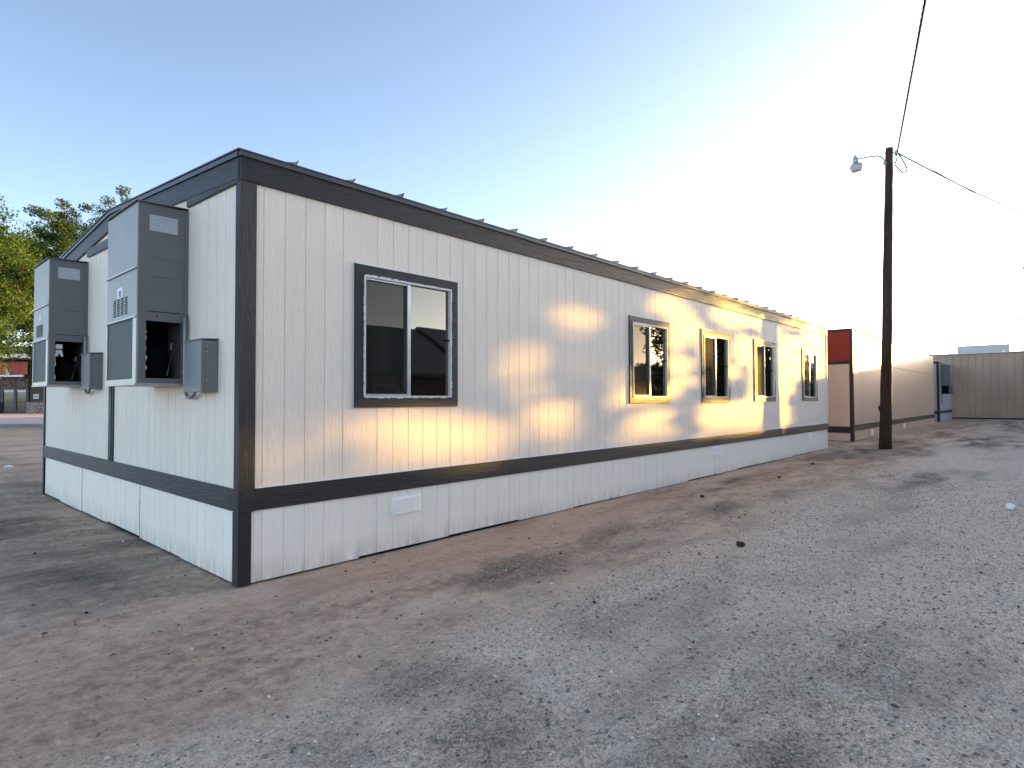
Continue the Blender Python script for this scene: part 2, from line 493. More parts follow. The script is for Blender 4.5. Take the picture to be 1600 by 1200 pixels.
grav = gm.mix(gm.math('MULTIPLY', gm.ramp(n4, (.54, 0.0), (.70, 1.0)), .3), grav, (.27, .21, .165))
base = gm.mix(lane, dirt, grav)
base = gm.mix(gm.math('MULTIPLY', bk, .88), base, gm.mix(gm.ramp(n1, (.3, 0.0), (.7, 1.0)), (.065, .045, .032), (.25, .175, .125)))
coarse = gm.mix(gm.ramp(vgr, (.2, 0.0), (.85, 1.0)), (.035, .028, .023), (.32, .255, .20))
base = gm.mix(gm.math('MULTIPLY', gm.math('MULTIPLY', dk, gm.ramp(n2, (.25, .55), (.55, 1.0))), .92), base, coarse)
xyz = gm.sep(gm.coord('Object'))
warp2 = gm.noise(gm.coord('Object', (1.1, 2.2, 1)), 1.0, 5, .65)
e4 = gm.math('ADD', gm.math('POWER', gm.math('MULTIPLY', gm.math('SUBTRACT', xyz[0], 3.4), .24), 2), gm.math('POWER', gm.math('MULTIPLY', gm.math('ADD', xyz[1], .5), 1.5), 2))
base = gm.mix(gm.math('MULTIPLY', gm.ramp(gm.math('ADD', e4, gm.math('MULTIPLY_ADD', warp2, 1.6, -.8)), (.2, 1.0), (1.0, 0.0)), .45), base, (.60, .345, .235))
gm.set(color=base, rough=.92, spec=.12)
vd = gm.voro(C1, 80, 'Distance')
hd = gm.mix(.45, n1, n2); hg = gm.mix(.55, vd, n2)
b1 = gm.bump(hd, .9, .04)
gm.bump(gm.mix(lane, n2b, hg), .5, .012, b1)
MAT['ground'] = gm.mat
ground = np_mesh('ground', V, F, MAT['ground'], org=(0, 0, 0), smooth=True)
for nm, arr in (('gravel_mask', m_lane), ('coarse_mask', m_dark), ('damp_mask', m_brown)):
    at_ = ground.data.attributes.new(nm, 'FLOAT', 'POINT'); at_.data.foreach_set('value', arr.ravel().astype(np.float32))
ground['kind'] = 'structure'

# loose stones: nobody could count them
st = N('loose_stone')
ri = st.island()
st.set(color=st.ramp(ri, (0, (.13, .11, .092)), (.35, (.36, .295, .24)), (.95, (.58, .475, .38)), (1, (.90, .80, .70))), rough=.9, spec=.2)
MAT['stone'] = st.mat
octv = np.array([(1, 0, 0), (-1, 0, 0), (0, 1, 0), (0, -1, 0), (0, 0, 1), (0, 0, -1)], float)
octf = np.array([(0, 2, 4), (2, 1, 4), (1, 3, 4), (3, 0, 4), (2, 0, 5), (1, 2, 5), (3, 1, 5), (0, 3, 5)])


def stones(name, n, area, smin, smax, seed, mat, dens=None):
    r = np.random.RandomState(seed)
    x = r.uniform(area[0], area[1], n); y = r.uniform(area[2], area[3], n)
    keep = ~((x > -.03) & (x < 17.2) & (y > -.03) & (y < 7.4))
    if dens is not None: keep &= r.rand(n) < dens(x, y)
    x, y = x[keep], y[keep]; n = len(x)
    s = smin * (smax / smin) ** (r.rand(n) ** 2.6)
    z = ground_h(x, y) + s * .15
    VV = octv[None] * (s[:, None, None]) * r.uniform(.55, 1.15, (n, 6, 1))
    VV[:, :, 2] *= .65
    VV += r.normal(0, .12, VV.shape) * s[:, None, None]
    an = r.rand(n) * 6.28; c, sn = np.cos(an)[:, None], np.sin(an)[:, None]
    xx = VV[:, :, 0] * c - VV[:, :, 1] * sn; yy_ = VV[:, :, 0] * sn + VV[:, :, 1] * c
    VV[:, :, 0] = xx + x[:, None]; VV[:, :, 1] = yy_ + y[:, None]; VV[:, :, 2] += z[:, None]
    FF = (octf[None] + (np.arange(n) * 6)[:, None, None]).reshape(-1, 3)
    o = np_mesh(name, VV.reshape(-1, 3), FF, mat, org=(0, 0, 0))
    return o


def lane_d(x, y):
    yy = y + 1.5 * fnoise(x * .55, y * 1.2, 61, .5, 4) + .9 * fnoise(x, y * 1.6, 62, 1.4, 3)
    dk_ = blob_mask(DARK, x, y, 70)
    return np.clip(np.clip((-yy - 1.75) / .9, .04, 1) * .7 + dk_ * .8, 0, 1) * np.clip(1.25 - np.hypot(x + 2.2, y + 5) / 13, .10, 1)


tag(stones('loose_gravel', 190000, (-3.2, 13, -8, -.15), .0045, .016, 5, MAT['stone'], lane_d), kind='stuff')
pb = N('dusty_pebble'); pr = pb.island()
pb.set(color=pb.ramp(pr, (0, (.10, .078, .062)), (.6, (.30, .235, .185)), (.93, (.45, .36, .29)), (1, (.80, .72, .64))), rough=.95, spec=.1)
MAT['pebble'] = pb.mat
tag(stones('scattered_pebbles', 34000, (-5, 12, -6, 12), .005, .022, 6, MAT['pebble'],
           lambda x, y: np.clip(.35 + 1.4 * fnoise(x, y, 31, .9, 3), 0, 1)), kind='stuff')

# ---------------------------------------------------------------- the white modular building
LX, WY = 17.07, 7.32
ZE = 3.59                   # eave
SL = (3.87 - 3.59) / 3.66   # roof slope


def grooved(mb, axis_, a0, a1, z0, z1, base, pitch=.1935, holes=(), depth=.006, half=.0046, start=.0, plane=0.0, out=-1, ztop=None):
    """board wall with real vertical grooves. axis_ 'x': runs along x at y=plane, 'y': runs along y at x=plane"""
    br = [(a0, 0), (a1, 0)]
    k = math.ceil((a0 - start) / pitch)
    edges = [h[0] for h in holes] + [h[1] for h in holes]
    for e_ in edges: br.append((e_, 0))
    while start + k * pitch < a1 - .02:
        gpos = start + k * pitch
        if gpos > a0 + .02 and all(abs(gpos - e_) > .02 for e_ in edges):
            hf = half * (1.5 if k % 6 == 5 else 1.0)
            br += [(gpos - hf, 0), (gpos - hf * .55, depth), (gpos + hf * .55, depth), (gpos + hf, 0)]
        k += 1
    br.sort()
    zs = sorted({z0, z1} | {h[2] for h in holes} | {h[3] for h in holes})
    def P(t, d, z):
        if ztop is not None and z == z1: z = ztop(t)
        return (t, plane - out * d, z) if axis_ == 'x' else (plane - out * d, t, z)
    for (t0, d0), (t1, d1) in zip(br, br[1:]):
        tm_ = (t0 + t1) / 2
        if t1 - t0 < 1e-6: continue
        for za, zb in zip(zs, zs[1:]):
            zm = (za + zb) / 2
            if any(h[0] < tm_ < h[1] and h[2] < zm < h[3] for h in holes): continue
            mb.quad(P(t0, d0, za), P(t1, d1, za), P(t1, d1, zb), P(t0, d0, zb))


bld = empty('modular_building', (0, 0, 0), 'long white modular building with charcoal trim and five dark windows in the foreground', 'building')
WINS = [(1.08, 2.41), (6.08, 7.39), (8.68, 10.0), (11.36, 12.72), (14.76, 16.14)]
WZ0, WZ1 = 1.45, 2.84
holes = [(a_ + .06, b_ - .06, WZ0 + .06, WZ1 - .06) for a_, b_ in WINS]
mb = MB(); grooved(mb, 'x', .06, LX, .70, 3.45, 0, holes=holes, start=.185); mb.build('siding', MAT['siding'], bld)
rakez = lambda t: ZE + SL * min(t, WY - t) - .05
mb = MB(); grooved(mb, 'y', .04, WY, .70, 3.5, 0, start=.12, ztop=rakez)
mb.build('siding', MAT['siding'], bld)
# unseen far walls and floor close the shell
mb = MB()
mb.quad((LX, 0, .0), (LX, WY, .0), (LX, WY, 3.55), (LX, 0, 3.55)); mb.quad((0, WY, .0), (LX, WY, .0), (LX, WY, 3.55), (0, WY, 3.55))
mb.build('back_wall', MAT['siding'], bld)
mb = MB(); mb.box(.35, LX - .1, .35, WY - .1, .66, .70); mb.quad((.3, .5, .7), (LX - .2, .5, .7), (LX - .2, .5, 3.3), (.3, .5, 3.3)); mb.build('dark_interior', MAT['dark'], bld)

# skirting: 1.16 m panels whose feet step with the ground
r_ = random.Random(3)
mb = MB(); a_ = .09; k = 0
cuts = [.09, 1.145, 2.295, 3.45, 4.6, 5.77, 6.93, 8.08, 9.25, 10.4, 11.57, 12.72, 13.9, 15.05, 16.2, LX]
foot = [.006, .016, .022, .004, .012, .004, .0, .012, .005, .016, .008, .0, .012, .006, .0]
for (c0, c1), fz in zip(zip(cuts, cuts[1:]), foot):
    grooved(mb, 'x', c0, c1 - .003, gz(c0) + fz, .60, 0, start=.185 + .002, plane=.004 if (k % 2) else .0)
    mb.quad((c1 - .003, 0, gz(c0) + fz), (c1 - .003, .02, gz(c0) + fz), (c1 - .003, .02, .6), (c1 - .003, 0, .6))
    k += 1
mb.build('skirting', MAT['skirt'], bld)
mb = MB(); cy = [.09, 1.30, 2.52, 3.74, 4.96, 6.18, WY - .06]; foot = [.006, .012, .034, .012, .008, .016]
for k, ((c0, c1), fz) in enumerate(zip(zip(cy, cy[1:]), foot)):
    grooved(mb, 'y', c0, c1 - .003, fz, .60, 0, start=.12, plane=.004 if k % 2 else 0.0, pitch=.1935)
mb.build('skirting', MAT['skirt'], bld)
# black set-back strip standing in for the shade gap under the skirting
mb = MB(); mb.box(.03, LX - .03, .03, .07, -.05, .4); mb.box(.03, .07, .08, WY - .03, -.05, .4); mb.build('shade_gap_strip', MAT['dark'], bld)

# belt trim
mb = MB(); xb = [.115, 3.16, 4.58, 9.15, 12.95, LX]
for x0, x1 in zip(xb, xb[1:]): mb.box(x0 + .0015, x1 - .0015, -.018, .012, .603, .788)
mb.build('belt_trim', MAT['trim_x'], bld)
mb = MB()
for y0, y1 in zip([.075, 3.2, WY - .05], [3.2, WY - .05]): mb.box(-.018, .012, y0 + .0015, y1 - .0015, .603, .788)
mb.build('belt_trim', MAT['trim_y'], bld)
mb = MB(); mb.box(.12, LX, -.026, .004, .788, .796); mb.build('drip_flashing', MAT['flash'], bld)
# corner posts
mb = MB(); mb.box(-.022, .115, -.022, .006, .60, 3.352); mb.box(-.0205, .008, .006, .072, .60, 3.40); mb.box(-.022, .088, -.022, .006, 0, .598); mb.box(-.0205, .008, .006, .088, 0, .598)
mb.build('corner_trim', MAT['trim_z'], bld)
mb = MB(); mb.box(-.02, .008, WY - .05, WY + .02, 0, 3.5); mb.build('corner_trim', MAT['trim_z'], bld)
mb = MB(); mb.box(LX - .06, LX + .02, -.02, .008, .80, 3.36); mb.build('corner_trim', MAT['siding'], bld)
mb = MB(); mb.box(-.016, .01, 3.50, 3.69, .79, 3.40); mb.box(-.022, .0, 3.56, 3.60, .79, 3.40); mb.build('joint_batten', MAT['trim_z'], bld)
# fascia on the long side, in boards, plus drip edge
mb = MB(); xb = [-.024, 2.82, 5.9, 8.98, 12.1, 15.2, LX + .02]
for x0, x1 in zip(xb, xb[1:]): mb.box(x0 + .001, x1 - .001, -.026, .01, 3.355, 3.552)
mb.build('fascia', MAT['trim_x'], bld)
mb = MB(); mb.box(-.035, LX + .03, -.042, .01, 3.552, 3.592)
mb.build('drip_edge', MAT['roof'], bld)
# rake boards on the end wall (rise to the ridge), lower frieze boards cut round the air conditioners
mb = MB()
for (ya, yb) in ((0.0, 3.66), (WY, 3.66)):
    za, zb = ZE - .045, ZE - .045 + SL * 3.66
    s0 = .012 if ya == 0 else 0
    mb.prism([(-.028, ya + s0, za - .175), (-.028, yb, zb - .175), (-.028, yb, zb), (-.028, ya + s0, za)], (.03, 0, 0))
mb.build('rake_board', MAT['trim_y'], bld)
mb = MB()
for (ya, yb) in ((0.0, 3.66), (WY, 3.66)):
    za, zb = ZE - .04, ZE - .04 + SL * 3.66
    mb.prism([(-.044, ya, za), (-.044, yb, zb), (-.044, yb, zb + .042), (-.044, ya, za + .042)], (.046, 0, 0))
mb.build('rake_cap', MAT['roof'], bld)
mb = MB()
for y0, y1 in ((.012, 1.16), (2.2, 4.76), (5.78, 7.27)):
    q0, q1 = 3.345 + .026 * y0, 3.345 + .026 * y1
    mb.prism([(-.0255, y0, q0), (-.0255, y1, q1), (-.0255, y1, q1 + .11), (-.0255, y0, q0 + .11)], (.026, 0, 0))
mb.build('frieze_board', MAT['trim_y'], bld)
# roof with standing ribs whose open ends show over the eave
mb = MB()
for (ya, yb) in ((-.05, 3.66), (WY + .05, 3.66)):
    za = ZE + .006 - SL * .05
    mb.prism([(-.055, ya, za), (-.055, yb, 3.876), (-.055, yb, 3.888), (-.055, ya, za + .012)], (LX + .11, 0, 0))
roof = mb.build('roof', MAT['roof'], bld)
mb = MB(); x = .45; k = 0
while x < LX:
    h_ = .034 + .010 * r_.random(); lean = r_.uniform(-.01, .015)
    for (ya, yb) in ((-.055, 3.60), (WY + .05, 3.70)):
        za = ZE + .014; zb = 3.884
        mb.prism([(x - .085, ya, za), (x + .006, ya, za), (x + .012 + lean, ya - (.02 if ya < 0 else 0), za + h_), (x - .008 + lean, ya, za + h_ * .62)], (0, yb - ya, zb - za))
    x += .5835
mb.build('roof_rib', MAT['rib'], bld)

# windows: one prototype, copied
w0, w1 = WINS[0]; WW = w1 - w0; WH = WZ1 - WZ0
def make_window(x0, parent):
    t = .098
    m = MB(); x1 = x0 + WW
    m.box(x0, x1, -.022, .004, WZ1 - t, WZ1); m.box(x0, x1, -.022, .004, WZ0, WZ0 + t)
    m.box(x0, x0 + t, -.0215, .004, WZ0 + t, WZ1 - t); m.box(x1 - t, x1, -.0215, .004, WZ0 + t, WZ1 - t)
    win = m.build('window', MAT['trim_x'], parent)
    # local origin at the foot of the window
    org = Vector((x0, 0, WZ0))
    win.data.transform(Matrix.Translation(-org)); win.location = org
    ix0, ix1, iz0, iz1 = x0 + t, x1 - t, WZ0 + t, WZ1 - t
    m = MB(); f = .017
    m.box(ix0, ix1, -.030, .05, iz1 - f, iz1); m.box(ix0, ix1, -.030, .05, iz0, iz0 + f)
    m.box(ix0, ix0 + f, -.0295, .05, iz0 + f, iz1 - f); m.box(ix1 - f, ix1, -.0295, .05, iz0 + f, iz1 - f)
    # torn sealing tape round the frame: short uneven tabs
    rr = random.Random(4)
    for side in (0, 1):
        xx = ix0 + .02
        while xx < ix1 - .06:
            L_ = rr.uniform(.04, .09); d_ = rr.uniform(.004, .011)
            if side: m.box(xx, xx + L_, -.026, -.020, iz1, iz1 + d_)
            else: m.box(xx, xx + L_, -.026, -.020, iz0 - d_, iz0)
            xx += L_ + rr.uniform(.008, .03)
        zz = iz0 + .02
        while zz < iz1 - .08:
            L_ = rr.uniform(.05, .11); d_ = rr.uniform(.003, .009)
            if side: m.box(ix1, ix1 + d_, -.026, -.020, zz, zz + L_)
            else: m.box(ix0 - d_, ix0, -.026, -.020, zz, zz + L_)
            zz += L_ + rr.uniform(.01, .03)
    m.build('frame', MAT['white_frame'], win)
    xm = (ix0 + ix1) / 2 - .02
    m = MB(); b_ = .018
    m.box(xm - .012, xm + .030, -.012, .045, iz0 + f, iz1 - f)
    m.box(ix0 + f, xm - .012, -.006, .02, iz0 + f, iz0 + f + b_); m.box(ix0 + f, xm - .012, -.006, .02, iz1 - f - b_, iz1 - f)
    m.box(ix0 + f, ix0 + f + .014, -.006, .02, iz0 + f + b_, iz1 - f - b_)
    m.build('sash', MAT['alu'], win)
    for (p0, p1, yp) in ((ix0 + f, xm - .012, .024), (xm + .03, ix1 - f, .012)):
        m = MB(); m.box(p0 - .004, p1 + .004, yp, yp + .005, iz0 + f - .004, iz1 - f + .004); m.build('pane', MAT['glass'], win)
    m = MB(); m.quad((ix0 + f + .014, .008, iz0 + f + b_), (xm - .012, .008, iz0 + f + b_), (xm - .012, .008, iz1 - f - b_), (ix0 + f + .014, .008, iz1 - f - b_))
    m.build('insect_screen', MAT['screen'], win)
    m = MB(); xx = x0
    while xx < x1 - .02:
        L_ = rr.uniform(.06, .14); m.box(xx, min(xx + L_, x1), -.026, .0, WZ1, WZ1 + rr.uniform(.010, .020)); xx += L_
    m.build('head_flashing', MAT['flash'], win)
    m = MB(); m.box(ix1 - f - .05, ix1 - f - .005, -.016, .012, WZ0 + .72, WZ0 + .735); m.build('latch', MAT['dark'], win)
    return win
win0 = make_window(w0, bld)
for k, (a_, b_) in enumerate(WINS[1:]):
    c = copy_tree(win0, bld)
    c.location = (a_, 0, WZ0 + (.0, .0, .0, .0)[k])

# foundation vents: louvred plates
def vent_mesh(x0, z0, w=.37, h=.175):
    m = MB(); m.box(x0, x0 + w, -.012, .002, z0, z0 + h, m=0)
    for k in range(3):
        cx = x0 + .008 + k * (w - .016) / 3
        for q_ in range(9):
            zz = z0 + .012 + q_ * (h - .024) / 9
            m.prism([(cx + .008, -.012, zz), (cx + .008, -.030, zz + .001), (cx + .008, -.012, zz + .012)], ((w - .016) / 3 - .016, 0, 0), 0)
    return m
for (x0, z0) in ((1.52, .358), (9.14, .405), (15.14, .43)):
    vent_mesh(x0, z0).build('foundation_vent', MAT['vent'], bld)


# ---------------------------------------------------------------- wall hung air conditioners
def make_ac(loc, label, group, style):
    """front looks along -x, width along +y from loc, wall plane at x = loc.x"""
    o = empty('wall_air_conditioner', loc, label, 'air conditioner', group)
    X, Y0, Zb = loc; D = .43; W = .94; H = 1.66; T = .02
    xf = X - D
    hz0, hz1 = Zb + .045, Zb + .575     # open service bay
    hx0, hx1 = X - .355, X - .05
    m = MB()
    m.box(xf + .012, X, Y0 + W - T, Y0 + W, Zb, Zb + H)                   # far side
    m.box(xf + .012, X, Y0, Y0 + W - T, Zb + H - T, Zb + H, bev=.006)     # top
    m.box(xf + .012, X, Y0 + T, Y0 + W - T, Zb, Zb + T)                   # bottom pan
    m.box(X - T, X, Y0 + T, Y0 + W - T, Zb + T, Zb + H - T)
    # near side around the bay
    m.box(xf + .012, X, Y0, Y0 + T, hz1, Zb + H - T); m.box(xf + .012, X, Y0, Y0 + T, Zb, hz0)
    m.box(xf + .012, hx0, Y0, Y0 + T, hz0, hz1); m.box(hx1, X, Y0, Y0 + T, hz0, hz1)
    # folded corner flange, back flange, screws
    m.box(X - .028, X - .002, Y0 - .014, Y0, Zb + .02, Zb + H - .01)
    for zz in (.12, .36, .62, .84, 1.06, 1.3, 1.52): m.box(X - .02, X - .012, Y0 - .019, Y0 - .013, Zb + zz, Zb + zz + .008)
    m.build('cabinet', MAT['ac_side'], o)
    m = MB(); m.box(xf - .012, X + .0, Y0 - .012, Y0 + W + .004, Zb - .018, Zb + .0); m.build('base_rail', MAT['ac_edge'], o)
    # sloped rain lid
    m = MB(); m.prism([(xf - .02, Y0 - .01, Zb + H + .002), (X, Y0 - .01, Zb + H + .014), (X, Y0 - .01, Zb + H + .022), (xf - .02, Y0 - .01, Zb + H + .010)], (0, W + .02, 0)); m.build('lid', MAT['ac_side'], o)
    # front panels with bright lower lips
    s1, s2 = Zb + 1.055, Zb + .605
    p = MB(); p.bbox(xf, xf + .014, Y0 + .002, Y0 + W - .002, s1 + .008, Zb + H - .004, .003); p.build('upper_panel', MAT['ac_front'], o)
    p = MB(); p.bbox(xf, xf + .014, Y0 + .002, Y0 + W - .002, s2 + .008, s1 - .008, .003); lower = p.build('lower_panel', MAT['ac_front'], o)
    p = MB(); p.box(xf - .016, xf + .012, Y0 - .004, Y0 + W, s1 - .007, s1 + .007); p.box(xf - .016, xf + .012, Y0 - .004, Y0 + W, s2 - .007, s2 + .007)
    p.build('panel_lip', MAT['ac_edge'], o)
    p = MB(); p.box(xf - .004, xf + .012, Y0, Y0 + .10, Zb + .001, s2 - .008); p.box(xf - .004, xf + .012, Y0 + W - .035, Y0 + W, Zb + .001, s2 - .008); p.box(xf - .004, xf + .012, Y0 + .10, Y0 + W - .035, Zb + .001, Zb + .04)
    p.build('coil_frame', MAT['ac_edge'], o)
    p = MB(); p.box(xf + .006, xf + .018, Y0 + .10, Y0 + W - .035, Zb + .04, s2 - .008); p.build('coil_guard', MAT['coil'], o)
    # louvre openings on the lower panel
    if style == 'slots':
        for c0 in (.28, .40, .52, .64):
            p = MB()
            for q_ in range(8):
                zz = Zb + .655 + q_ * .0215
                p.prism([(xf - .001, Y0 + c0, zz), (xf - .006, Y0 + c0, zz + .004), (xf - .001, Y0 + c0, zz + .015)], (0, .072, 0))
            p.build('louvre', MAT['grille'], lower)
    else:
        p = MB()
        for q_ in range(10):
            zz = Zb + .655 + q_ * .017
            p.prism([(xf - .001, Y0 + .33, zz), (xf - .006, Y0 + .33, zz + .004), (xf - .001, Y0 + .33, zz + .013)], (0, .40, 0))
        p.build('louvre', MAT['grille'], lower)
    p = MB()
    if style == 'slots':
        p.box(xf - .003, xf - .0005, Y0 + .42, Y0 + .585, Zb + .825, Zb + .925); p.build('sticker', MAT['sticker'], lower)
        p = MB(); p.box(xf - .0045, xf - .003, Y0 + .475, Y0 + .53, Zb + .845, Zb + .895); p.box(xf - .0045, xf - .003, Y0 + .455, Y0 + .55, Zb + .836, Zb + .841); p.build('sticker_print', MAT['ink'], lower)
    else:
        p.box(xf - .003, xf - .0005, Y0 + .45, Y0 + .56, Zb + .87, Zb + .95); p.build('faded_sticker', MAT['ac_edge'], lower)
    for (yy0, zz0) in ((.16, .70), (.80, .72), (.82, .93), (.14, .9), (.47, 1.2), (.3, 1.45), (.72, 1.4)):
        pass
    # rating label, knock-out plate, hinge seam on the near side
    lz0 = Zb + 1.41
    p = MB(); p.box(X - .335, X - .095, Y0 - .003, Y0 - .0008, lz0, lz0 + .15); p.build('rating_label', MAT['label'], o)
    p = MB(); p.bbox(X - .30, X - .095, Y0 - .006, Y0 - .0005, Zb + .99, Zb + 1.165, .002); p.box(X - .30, X - .095, Y0 - .010, Y0 - .006, Zb + 1.156, Zb + 1.165)
    p.build('access_plate', MAT['ac_side'], o)
    p = MB(); p.box(X - .345, X - .07, Y0 - .004, Y0 - .0005, Zb + .660, Zb + .665); p.build('seam', MAT['dark'], o)
    p = MB(); p.box(X - .27, X - .258, Y0 - .003, Y0 - .0005, Zb + .615, Zb + .627); p.build('drain_hole', MAT['dark'], o)
    # inside the bay: dark liner, compressor can, loose wires, torn insulation edge
    p = MB(); p.box(hx0 - .03, hx1 + .03, Y0 + .45, Y0 + .46, hz0 - .02, hz1 + .05); p.box(hx0 - .035, hx0 - .03, Y0 + T, Y0 + .46, hz0 - .02, hz1 + .05); p.box(hx0 - .03, hx1 + .03, Y0 + T + .001, Y0 + .45, hz1 + .04, hz1 + .05)
    p.build('bay_liner', MAT['dark'], o)
    p = MB(); p.tube([(X - .20, Y0 + .26, hz0), (X - .20, Y0 + .26, hz0 + .03), (X - .20, Y0 + .26, hz0 + .25), (X - .20, Y0 + .26, hz0 + .30)], [.10, .11, .11, .05], 14); p.build('compressor', MAT['dark'], o, True)
    p = MB()
    for k_ in range(4):
        bx_ = X - .12 + .012 * k_
        p.tube([(bx_ + .02, Y0 + .10, hz0 + .30), (bx_, Y0 + .07 + .01 * k_, hz0 + .22), (bx_ - .02 - .012 * k_, Y0 + .05, hz0 + .12), (bx_ - .03 - .016 * k_, Y0 + .06, hz0 + .03)], .0015, 5)
    p.tube([(X - .11, Y0 + .11, hz0 + .28), (X - .10, Y0 + .11, hz0 + .34)], .016, 8)
    p.build('loose_wiring', MAT['wirecopper'], o)
    p = MB(); rr = random.Random(9 if style == 'slots' else 12)
    zs = [hz0 + .005 + (hz1 - hz0 - .10) * k_ / 14 for k_ in range(15)]
    left = [(hx0, Y0 + .012, z_) for z_ in zs]; right = [(hx0 + max(.003, rr.uniform(-.012, .022)), Y0 + .016, z_) for z_ in zs]
    for k_ in range(14): p.quad(left[k_], right[k_], right[k_ + 1], left[k_ + 1])
    p.build('torn_insulation', MAT['flash'], o)
    if style != 'slots':
        p = MB(); p.box(hx0 + .012, hx0 + .085, Y0 + .03, Y0 + .032, hz1 - .10, hz1 - .04); p.build('paper_tag', MAT['sticker'], o)
        p = MB(); p.prism([(hx0 + .012, Y0 + .03, hz1 - .20), (hx0 + .035, Y0 + .03, hz1 - .20), (hx0 + .05, Y0 + .03, hz1 - .15), (hx0 + .07, Y0 + .03, hz1 - .20), (hx0 + .095, Y0 + .03, hz1 - .20), (hx0 + .08, Y0 + .03, hz1 - .115), (hx0 + .012, Y0 + .03, hz1 - .115)], (0, .002, 0)); p.build('paper_tag', MAT['sticker'], o)
    return o


ac1 = make_ac((0, 1.175, 1.685), 'nearest grey wall air conditioner with white sticker above its slotted louvres', 'air conditioners hung on the end wall', 'slots')
ac2 = make_ac((0, 4.78, 1.735), 'farther grey wall air conditioner in front of the green trees, with a square louvre', 'air conditioners hung on the end wall', 'square')


def make_box(loc, label, group):
    X, Y0, Z0 = loc
    o = empty('disconnect_box', loc, label, 'electrical box', group)
    W, D, H = .37, .145, .45
    m = MB(); m.bbox(X - D + .02, X, Y0, Y0 + W, Z0, Z0 + H, .006); m.build('body', MAT['box'], o)
    m = MB(); m.bbox(X - D - .002, X - D + .03, Y0 - .006, Y0 + W + .006, Z0 - .004, Z0 + H, .005); m.prism([(X - D - .014, Y0 - .010, Z0 + H), (X + .0, Y0 - .010, Z0 + H + .012), (X, Y0 - .010, Z0 + H + .018), (X - D - .014, Y0 - .010, Z0 + H + .008)], (0, W + .02, 0)); m.build('cover', MAT['box'], o)
    for zz in (.10, .17, .34, .39):
        m = MB(); m.box(X - D + .04, X - D + .052, Y0 - .010, Y0 - .0, Z0 + zz, Z0 + zz + .012); m.build('screw', MAT['alu'], o)
    pts = [(X - .035, Y0 + .725, Z0 + .72), (X - .035, Y0 + .705, Z0 + .73), (X - .04, Y0 + .675, Z0 + .69), (X - .042, Y0 + .67, Z0 + .5), (X - .042, Y0 + .67, Z0 + .12), (X - .042, Y0 + .645, Z0 + .01), (X - .045, Y0 + .58, Z0 - .045), (X - .05, Y0 + .47, Z0 - .05), (X - .05, Y0 + .40, Z0 - .02), (X - .05, Y0 + .385, Z0 + .01)]
    m = MB(); m.tube(pts, .017, 10); m.build('conduit', MAT['emt'], o, True)
    for (z_, h_) in ((.46, .03), (.17, .03)):
        m = MB(); m.tube([(X - .042, Y0 + .67, Z0 + z_), (X - .042, Y0 + .67, Z0 + z_ + h_)], .023, 10); m.build('coupling', MAT['alu'], o, True)
    return o
make_box((0, .45, 1.60), 'grey electrical box right of the nearest air conditioner, by the corner post', 'electrical boxes beside the air conditioners')
make_box((0, 4.02, 1.67), 'grey electrical box tucked between the two big air conditioners', 'electrical boxes beside the air conditioners')

# ---------------------------------------------------------------- tan trailer behind
t2 = empty('tan_trailer', (20.1, 0, gz(20)), 'tan trailer with red upper end panel behind the utility pole', 'building')
X0, X1 = 20.1, 37.7; TW = 7.3; TZ = 3.80
b0 = gz(20)
mb = MB(); grooved(mb, 'x', X0 + .05, X1, b0 + .55, TZ - .04, 0, pitch=.2, start=.1); mb.build('siding', MAT['tan_siding'], t2)
mb = MB(); grooved(mb, 'x', X0 + .1, X1, b0 + .02, b0 + .36, 0, pitch=.2, start=.1); mb.build('skirting', MAT['tan_siding'], t2)
mb = MB(); grooved(mb, 'y', .1, TW, b0 + .5, 2.66, 0, pitch=.2, start=.1, plane=X0); grooved(mb, 'y', .1, TW, b0 + .02, b0 + .3, 0, pitch=.2, start=.1, plane=X0)
mb.build('siding', MAT['tan_siding'], t2)
mb = MB(); mb.box(X0 - .004, X0 + .02, .07, TW - .07, 2.755, 3.745); mb.build('red_panel', MAT['red_panel'], t2)
mb = MB(); mb.box(X0 - .022, X0 + .01, .07, TW, 2.655, 2.755); mb.box(X0 - .022, X0 + .01, .07, TW, 3.745, TZ + .0); mb.box(X0 - .022, X0 + .01, .095, TW, b0 + .29, b0 + .50); mb.build('end_trim', MAT['brown_trim'], t2)
mb = MB(); mb.box(X0 - .024, X0 + .012, -.02, .07, b0, TZ); mb.box(X0 + .012, X0 + .075, -.02, .01, b0, TZ); mb.build('corner_trim', MAT['brown_trim'], t2)
mb = MB(); mb.box(X0 + .076, X1, -.02, .01, b0 + .36, b0 + .53); mb.build('belt_trim', MAT['brown_trim'], t2)
mb = MB(); mb.box(X0 + .076, X1, -.025, .008, 2.765, 2.79); mb.build('panel_joint', MAT['tan_siding'], t2)
mb = MB(); mb.box(X0 - .04, X1 + .03, -.04, TW + .04, TZ, TZ + .035); mb.build('roof', MAT['roof'], t2)
mb = MB(); mb.quad((X1, 0, 0), (X1, TW, 0), (X1, TW, TZ), (X1, 0, TZ)); mb.quad((X0, TW, 0), (X1, TW, 0), (X1, TW, TZ), (X0, TW, TZ)); mb.build('back_wall', MAT['tan_siding'], t2)
mb = MB(); mb.box(X0 + .04, X1, .02, .05, -.05, .5); mb.box(X0 + .03, X0 + .05, .05, TW, -.05, .5); mb.build('shade_gap_strip', MAT['dark'], t2)  # black backing stands in for the shade behind the skirting
for vx in (22.55, 28.75):
    vent_mesh(vx, gz(vx) + .10, .34, .2).build('foundation_vent', MAT['vent'], t2)

